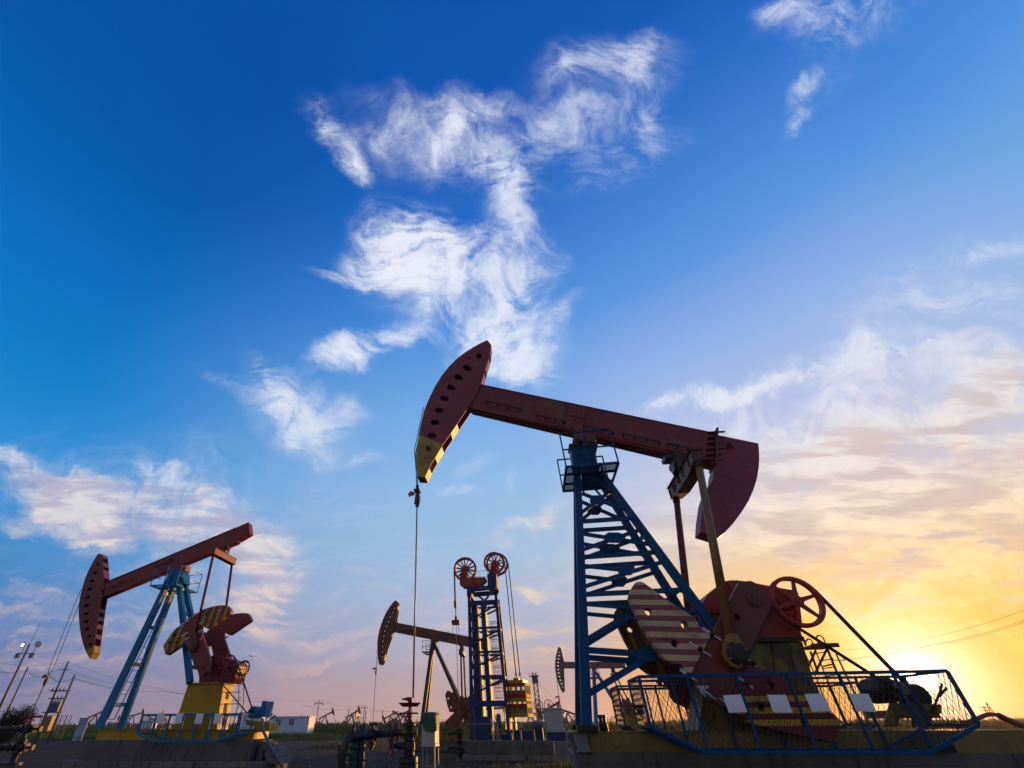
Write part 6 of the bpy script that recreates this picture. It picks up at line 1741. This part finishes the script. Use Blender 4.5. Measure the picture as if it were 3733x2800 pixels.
for (px, py, y, lab) in ((3585, 2575, 200, 'far lattice pylon in the haze at right, the left-hand one'), (3595, 2562, 180, 'far slanting mast in the haze at right')):
    t = at_y(px, py, y); o = bpy.data.objects.new('pylon', None); C.objects.link(o); o.location = (t.x, y, 0); tag(o, lab, 'pylon'); m = MB()
    for s_ in (-1, 1): m.bar((s_*1.2, 0, 0), (s_*.15, 0, t.z), .14, .14)
    for k in range(6): z0_, z1_ = t.z*k/6, t.z*(k+1)/6; w0_, w1_ = 1.2-1.05*k/6, 1.2-1.05*(k+1)/6; m.bar((-w0_, 0, z0_), (w1_, 0, z1_), .08, .08); m.bar((w0_, 0, z0_), (-w1_, 0, z1_), .08, .08)
    m.build('lattice', m_far2, o)
    if py > 2570:
        for z_ in (t.z*.95, t.z*.8): MB().bar((-2.2, 0, z_), (2.2, 0, z_), .15, .15).build('crossarm', m_far2, o)
# drilling mast
t = at_y(1947, 2452, 95); o = bpy.data.objects.new('drilling_mast', None); C.objects.link(o); o.location = (t.x, 95, 0); tag(o, 'slender far lattice mast with guy wires right of the hanging weight box', 'mast'); m = MB()
H_ = t.z; w_ = .42
for sx in (-1, 1):
    for sy in (-1, 1): m.bar((sx*w_, sy*w_, 0), (sx*w_*.7, sy*w_*.7, H_), .09, .09)
N = 22
for k in range(N):
    z0_, z1_ = H_*k/N, H_*(k+1)/N; s_ = 1 if k % 2 else -1; f0_, f1_ = w_*(1-.3*k/N), w_*(1-.3*(k+1)/N)
    for sy in (-1, 1): m.bar((s_*f0_, sy*f0_, z0_), (-s_*f1_, sy*f1_, z1_), .05, .05)
m.build('lattice', m_far2, o)
m = MB(); m.box(-.7, .7, -.6, .6, H_-.6, H_-.45); m.box(-.45, .45, -.4, .4, H_-1.6, H_-.6); m.bar((-.9, 0, H_), (-.9, 0, H_-.8), .06, .06); m.build('crown_block', m_far2, o)
m = MB()
for px, py in ((2060, 2600), (2030, 2610), (1900, 2560)): e = at_y(px, py, 92); m.path([(0, 0, H_-.5), (e.x-t.x, e.y-95, e.z)], .02, 3)
m.build('guy_wire', m_cable, o)
MB().box(-1.8, 1.8, -1, 1, 0, 1.6).build('rig_base', m_far2, o)

# ================================================================== far pump jacks
def mini(name_mat, phase=.3, wheels=False):
    """whole small pump jack about 7 m tall, head toward -x; parts kept apart"""
    o = bpy.data.objects.new('pump_jack', None); C.objects.link(o)
    piv = Vector((0, 0, 5.2)); dr = Vector((math.cos(phase), 0, -math.sin(phase))); up = Vector((dr.z*-1, 0, dr.x)); up = Vector((math.sin(phase), 0, math.cos(phase)))
    a, b = piv-dr*3.4+up*.45, piv+dr*3.2+up*.45
    MB().bar(a, b, .6, .34).build('walking_beam', name_mat, o)
    arc = [(-3.3-.75*math.cos(t)*1.0, .45+2.0*math.sin(t)) for t in [(-.95+1.9*k/10)*1.1 for k in range(11)]]+[(-3.2, 1.2), (-3.1, -.4)]
    pts_ = [((piv+dr*x+up*y).x, (piv+dr*x+up*y).z) for x, y in arc]
    MB().prism(pts_, -.25, .25).build('horse_head', name_mat, o)
    m = MB()
    for sg in (-1, 1): m.bar((-.1, sg*.15, 5.2), (-1.7, sg*.8, .9), .28, .25); m.bar((.1, sg*.15, 5.2), (2.4, sg*.6, 2.2), .25, .22)
    m.build('tower', m_far2, o)
    e = piv+dr*2.7; m = MB(); m.bar((e.x, -.9, e.z-.2), (e.x, .9, e.z-.2), .3, .3, side=(1, 0, 0)); ca = phase*3+1.; pn = Vector((3.2-1.3*math.cos(ca), 0, 2.9-1.3*math.sin(ca)))
    for sg in (-1, 1): m.bar((e.x, sg*.9, e.z-.2), (pn.x, sg*.95, pn.z), .14, .14)
    m.build('pitman_arm', name_mat, o)
    m = MB(); cc = Vector((3.2, 0, 2.9)); dd = (pn-cc).normalized()
    for sg in (-1, 1):
        m.bar(cc-dd*.3+Vector((0, sg*.8, 0)), cc+dd*2.4+Vector((0, sg*.8, 0)), .8, .2); m.bar(cc+dd*1.5+Vector((0, sg*.8, 0)), cc+dd*2.6+Vector((0, sg*.8, 0)), 1.8, .26)
    m.build('crank', name_mat, o)
    m = MB(); m.hexa([(2.1, -.5, 2.2), (4.3, -.5, 2.2), (4.3, .5, 2.2), (2.1, .5, 2.2), (2.6, -.5, 3.4), (4.0, -.5, 3.3), (4.0, .5, 3.3), (2.6, .5, 3.4)]); m.build('gearbox', name_mat, o)
    m = MB(); m.hexa([(1.8, -.5, .9), (4.6, -.5, .9), (4.6, .5, .9), (1.8, .5, .9), (2.2, -.5, 2.2), (4.2, -.5, 2.2), (4.2, .5, 2.2), (2.2, .5, 2.2)]); m.build('pedestal', m_yelold, o)
    MB().box(-2.4, 6.2, -.7, .7, 0, .9).build('skid', m_yelold, o)
    hd_ = piv-dr*4.05; m = MB(); m.tube((hd_.x, 0, hd_.z-.3), (hd_.x, 0, .6), .03, 4); m.build('polished_rod', m_cable, o)
    return o


protos = {ph: mini(m_far if k % 2 == 0 else m_rust3, ph) for k, ph in enumerate((.42, -.40, .05, .28))}
far = [  # px, py of the pivot, distance, phase, turn (deg), label
 (1188, 2612, 165, .42, 205, 'far orange-lit pump jack, leftmost of those right of the white cabins'),
 (1284, 2608, 160, .42, 215, 'far orange-lit pump jack beside a plain pole, between the white cabins and the rod'),
 (1306, 2611, 185, .05, 80, 'far pump jack seen end on, between the lone rod and its neighbour'),
 (1424, 2612, 165, -.40, 30, 'far pump jack with its head down left of the nearest wellhead'),
 (1452, 2608, 170, -.40, 200, 'far pump jack directly left of the nearest wellhead, head raised'),
 (1474, 2604, 175, .28, 150, 'far pump jack partly hidden by the nearest wellhead tray'),
 (352, 2608, 190, .42, 190, 'far dark pump jack left of the blue tower legs of the left jack'),
 (487, 2612, 200, .28, 200, 'far red pump jack seen just left of the light blue cage'),
 (455, 2622, 230, .05, 20, 'far red pump jack seen between the blue legs of the left jack'),
 (548, 2620, 220, -.40, 160, 'far pump jack seen through the left part of the light blue cage'),
 (602, 2618, 210, .42, 75, 'far orange pump jack seen end on through the light blue cage'),
 (1795, 2590, 110, .05, 175, 'red pump jack with a level beam seen through the foot of the lattice tower'),
 (2068, 2600, 125, .28, 12, 'far red pump jack between the grey cabinet and the large blue tower leg'),
 (2010, 2585, 105, -.40, 8, 'dark far pump jack behind the grey cabinet, its head raised beside twin wheels'),
 (1930, 2605, 130, .05, 30, 'far pump jack under the hanging weight box')]
used = set()
for px, py, y, ph, turn, lab in far:
    t = at_y(px, py, y); o = protos[ph]
    if ph in used: o = copy_tree(o)
    used.add(ph); s_ = t.z/5.2; o.location = (t.x, y, 0); o.scale = (s_, s_, s_); o.rotation_euler = (0, 0, math.radians(turn)); tag(o, lab, 'pump jack', 'far pump jacks along the horizon')
# far twin-wheel tower
t = at_y(1977, 2570, 100); o = bpy.data.objects.new('lattice_pumping_tower', None); C.objects.link(o); o.location = (t.x, 100, 0); tag(o, 'far small lattice tower with twin spoked wheels just above the grey cabinet', 'pumping tower')
m = MB(); H_ = t.z-.6
for sx in (-1, 1):
    for sy in (-1, 1): m.bar((sx*1.0, sy*.8, 0), (sx*.8, sy*.6, H_), .2, .2)
for k in range(5): z0_, z1_ = H_*k/5, H_*(k+1)/5; m.bar((-.95, -.8, z0_), (.9, -.7, z1_), .1, .1); m.bar((-.9, -.75, z1_), (.9, -.75, z1_), .12, .12)
m.build('lattice', m_far2, o)
for sx in (-.75, 1.15): wheel((sx, 0, t.z), .85, .1, .15, 10, m_crim, o, .05, .2, 'rope_wheel')

# ================================================================== white site cabins
m_cabin = paint('white_corrugated_cabin', (.62, .70, .82), (.5, .55, .62), .2, .05, dirt=.3)
m_glass, q, bs = mat('dark_window_glass'); q.put(bs.inputs['Base Color'], (.03, .04, .05, 1)); bs.inputs['Roughness'].default_value = .1
def cabin(px0, px1, pyt, pyb, y, label, wins, rot=0.):
    a, b = at_y(px0, pyb, y), at_y(px1, pyt, y); W = b.x-a.x; zt_ = b.z; o = bpy.data.objects.new('site_cabin', None); C.objects.link(o); o.location = (a.x, y, 0); o.rotation_euler = (0, 0, rot); tag(o, label, 'cabin')
    m = MB(); m.box(0, W, 0, 2.6, .35, zt_-.12)
    k = .1
    while k < W-.1: m.box(k, k+.08, -.025, .0, .4, zt_-.15); k += .2
    bo = m.build('wall', m_cabin, o)
    MB().box(-.15, W+.15, -.15, 2.75, zt_-.12, zt_).build('roof', m_cabin, o)
    MB().box(.05, W-.05, .05, 2.5, 0, .35).build('plinth', m_conc, o)
    for x, kind in wins:
        x *= W; m = MB(); m.box(x-.42, x+.42, -.06, -.03, 1.25, 2.2); w_ = m.build('window', m_white, o)
        for s_ in (-1, 1): MB().box(x+s_*.2-.15, x+s_*.2+.15, -.075, -.062, 1.33, 2.12).build('pane', m_glass, w_)
    return o


cabin(978, 1133, 2611, 2680, 82, 'white corrugated site cabin with two small windows right of the left pump jack', ((.21, 0), (.55, 0)), math.radians(-6))
cabin(866, 960, 2596, 2655, 96, 'white cabin roof peeping out behind the left jack motor, above the nearer cabin', ((.5, 0),))
cabin(507, 560, 2627, 2640, 150, 'low far shed seen behind the light blue cage', ())
cabin(2275, 2330, 2625, 2650, 120, 'small far white cabin seen through the large guard cage', ((.4, 0),))
# white rusty box and green fence, left
t = at_y(309, 2620, 66); o = bpy.data.objects.new('meter_cabinet', None); C.objects.link(o); o.location = (t.x, 66, 0); o.rotation_euler = (0, 0, .5); tag(o, 'small white rust-streaked cabinet standing in the grass left of the blue legs', 'cabinet')
MB().box(-.45, .45, -.4, .4, 0, t.z).build('cabinet_body', paint('rusty_white_paint', (.45, .47, .5), (.35, .14, .06), .6, .5), o, .02); MB().box(-.5, .5, -.45, .45, t.z, t.z+.07).build('lid', m_cab, o)
t = at_y(155, 2610, 70); o = bpy.data.objects.new('mesh_fence', None); C.objects.link(o); o.location = (t.x, 70, 0); tag(o, 'green mesh fence with cranked post tops around the transformer poles', 'fence')
m_gf = paint('green_fence_paint', (.02, .14, .08)); W = at_y(262, 2610, 70).x-t.x
for k in range(7):
    x = W*k/6; MB().path([(x, 0, 0), (x, 0, t.z-.3), (x+.15, -.25, t.z+.05)], .05, 6).build('post', m_gf, o)
m = MB()
for k in range(14): z_ = .2+(t.z-.5)*k/13; m.bar((0, 0, z_), (W, 0, z_), .015, .015)
k = 0
while k < W: m.bar((k, 0, .1), (k, 0, t.z-.3), .012, .012); k += .16
for z_ in (t.z-.1, t.z+.04): m.bar((0, -.15, z_), (W, -.2, z_), .02, .02)
m.build('mesh', m_gf, o)

# ================================================================== wind-blown bush
def bush(px, pyt, y, rad, label, nleaf, seed):
    t = at_y(px, pyt, y); o = bpy.data.objects.new('bush', None); C.objects.link(o); o.location = (t.x, y, 0); tag(o, label, 'bush'); r = random.Random(seed); m = MB(); tips = []
    for k in range(26):
        a = r.uniform(0, 2*PI); l_ = t.z*r.uniform(.6, 1.); sp_ = rad*r.uniform(.2, 1.); p = [Vector((0, 0, 0)), Vector((sp_*.4*math.cos(a), sp_*.4*math.sin(a), l_*.45)), Vector((sp_*math.cos(a)+.25*rad, sp_*math.sin(a), l_*.9))]
        m.path(p, .03, 4, .008); tips.append(p)
    m.build('stem', m_wood, o); m = MB()
    for k in range(nleaf):
        p = r.choice(tips); q_ = r.uniform(.25, 1.08); c_ = p[1].lerp(p[2], (q_-.4)/.6) if q_ > .4 else p[0].lerp(p[1], q_/.4)
        c_ = c_+Vector((r.gauss(0, .17), r.gauss(0, .17), r.gauss(0, .14)))*rad; d_ = Vector((r.uniform(.2, 1), r.uniform(-.6, .6), r.uniform(-.3, .7))).normalized(); s_ = Vector((r.uniform(-1, 1), r.uniform(-1, 1), r.uniform(-1, 1))).cross(d_).normalized()
        L_ = r.uniform(.07, .17); m.add([c_-s_*.018, c_+d_*L_*.5-s_*.03, c_+d_*L_, c_+d_*L_*.5+s_*.03], [(0, 1, 2, 3)])
    m.build('foliage', m_leaf, o); return o


bush(66, 2574, 42, 1.15, 'dark wind-blown bush at the far left behind the pipes', 9000, 3)
bush(20, 2612, 46, 1.3, 'lower dark bush at the left frame edge', 5000, 5)
# curved hose behind the skid at the right
t = [at_y(px, py, 17.5) for px, py in Z5((1290, 1150), (1480, 1085), (1620, 1025), (1680, 1008), (1740, 1012), (1790, 1020), (1900, 1075), (2100, 1160), (2300, 1260))]
m = MB(); m.path(t[:6], .055, 8); m.path(t[5:], .085, 10, .10); tag(m.build('arched_pipe', m_brown), 'arched brown pipe rising above the yellow skid at the right edge', 'pipe')
# birds
for (px, py, y, s_, lab) in ((230, 1914, 60, .62, 'gull gliding in the sky above and left of the left pump jack'), (1017, 2403, 150, .5, 'tiny dark bird in the sky right of the left pump jack')):
    t = at_y(px, py, y); m = MB(); n8 = []
    w = [(-1.0, -.10, .02), (-.55, .10, .10), (-.15, .08, .13), (0, .04, .16), (.15, .08, .13), (.55, .10, .10), (1.0, -.10, .02)]
    for x, z_, c_ in w: n8 += [(x*s_, -c_*s_, z_*s_), (x*s_, c_*s_, z_*s_), (x*s_, c_*s_*.6, z_*s_+.02*s_), (x*s_, -c_*s_*.6, z_*s_+.02*s_)]
    m.add(n8, [(i*4+k, i*4+(k+1) % 4, i*4+4+(k+1) % 4, i*4+4+k) for i in range(6) for k in range(4)]+[(3, 2, 1, 0), (24, 25, 26, 27)])
    m.lathe((0, -.35*s_, .03*s_), (0, 1, 0), [(.01, 0), (.05*s_, .1*s_), (.07*s_, .3*s_), (.05*s_, .5*s_), (.02, .75*s_)], 8)
    o = m.build('bird', m_cable); o.location = t; o.rotation_euler = (0, .06, .3); tag(o, lab, 'bird')
for nm_, a in (('drain', 0),): pass
# water-pipe and blue drum items beyond the tower, right
o = F5.root('blue_pipe', 'small bent pale blue pipe in the grass right of the grey control cabinet', 'pipe'); m = MB()
m.path([F5.L(*p, v=1.5) for p in TY((1950, 660), (2000, 645), (2025, 665), (2030, 705), (2060, 725), (2190, 725))], .05, 8); m.build('pipe', m_blul, o)
o = F5.root('pale_duct', 'short pale boxy duct end beside the bent blue pipe', 'duct'); a_, b_ = F5.L(*TY((2165, 740))[0], v=1.5), F5.L(*TY((2290, 690))[0], v=1.5); MB().box(a_.x, b_.x, 1.5, 1.8, a_.z, b_.z).build('duct', m_cab, o, .01); MB().box(a_.x+.1, a_.x+.2, 1.6, 1.7, 0, a_.z).build('leg', m_grey, o)

# ================================================================== evening haze
m_haze = bpy.data.materials.new('evening_haze'); m_haze.use_nodes = True; m_haze.node_tree.nodes.clear(); q = NB(m_haze.node_tree)
v_ = q.new('ShaderNodeVolumePrincipled'); v_.inputs['Color'].default_value = (.92, .88, .84, 1); v_.inputs['Density'].default_value = .00025; v_.inputs['Anisotropy'].default_value = .6
q.put(q.new('ShaderNodeOutputMaterial').inputs['Volume'], v_.outputs[0])
tag(MB().box(-560, 560, -60, 640, -1, 18).build('haze', m_haze), kind='stuff')
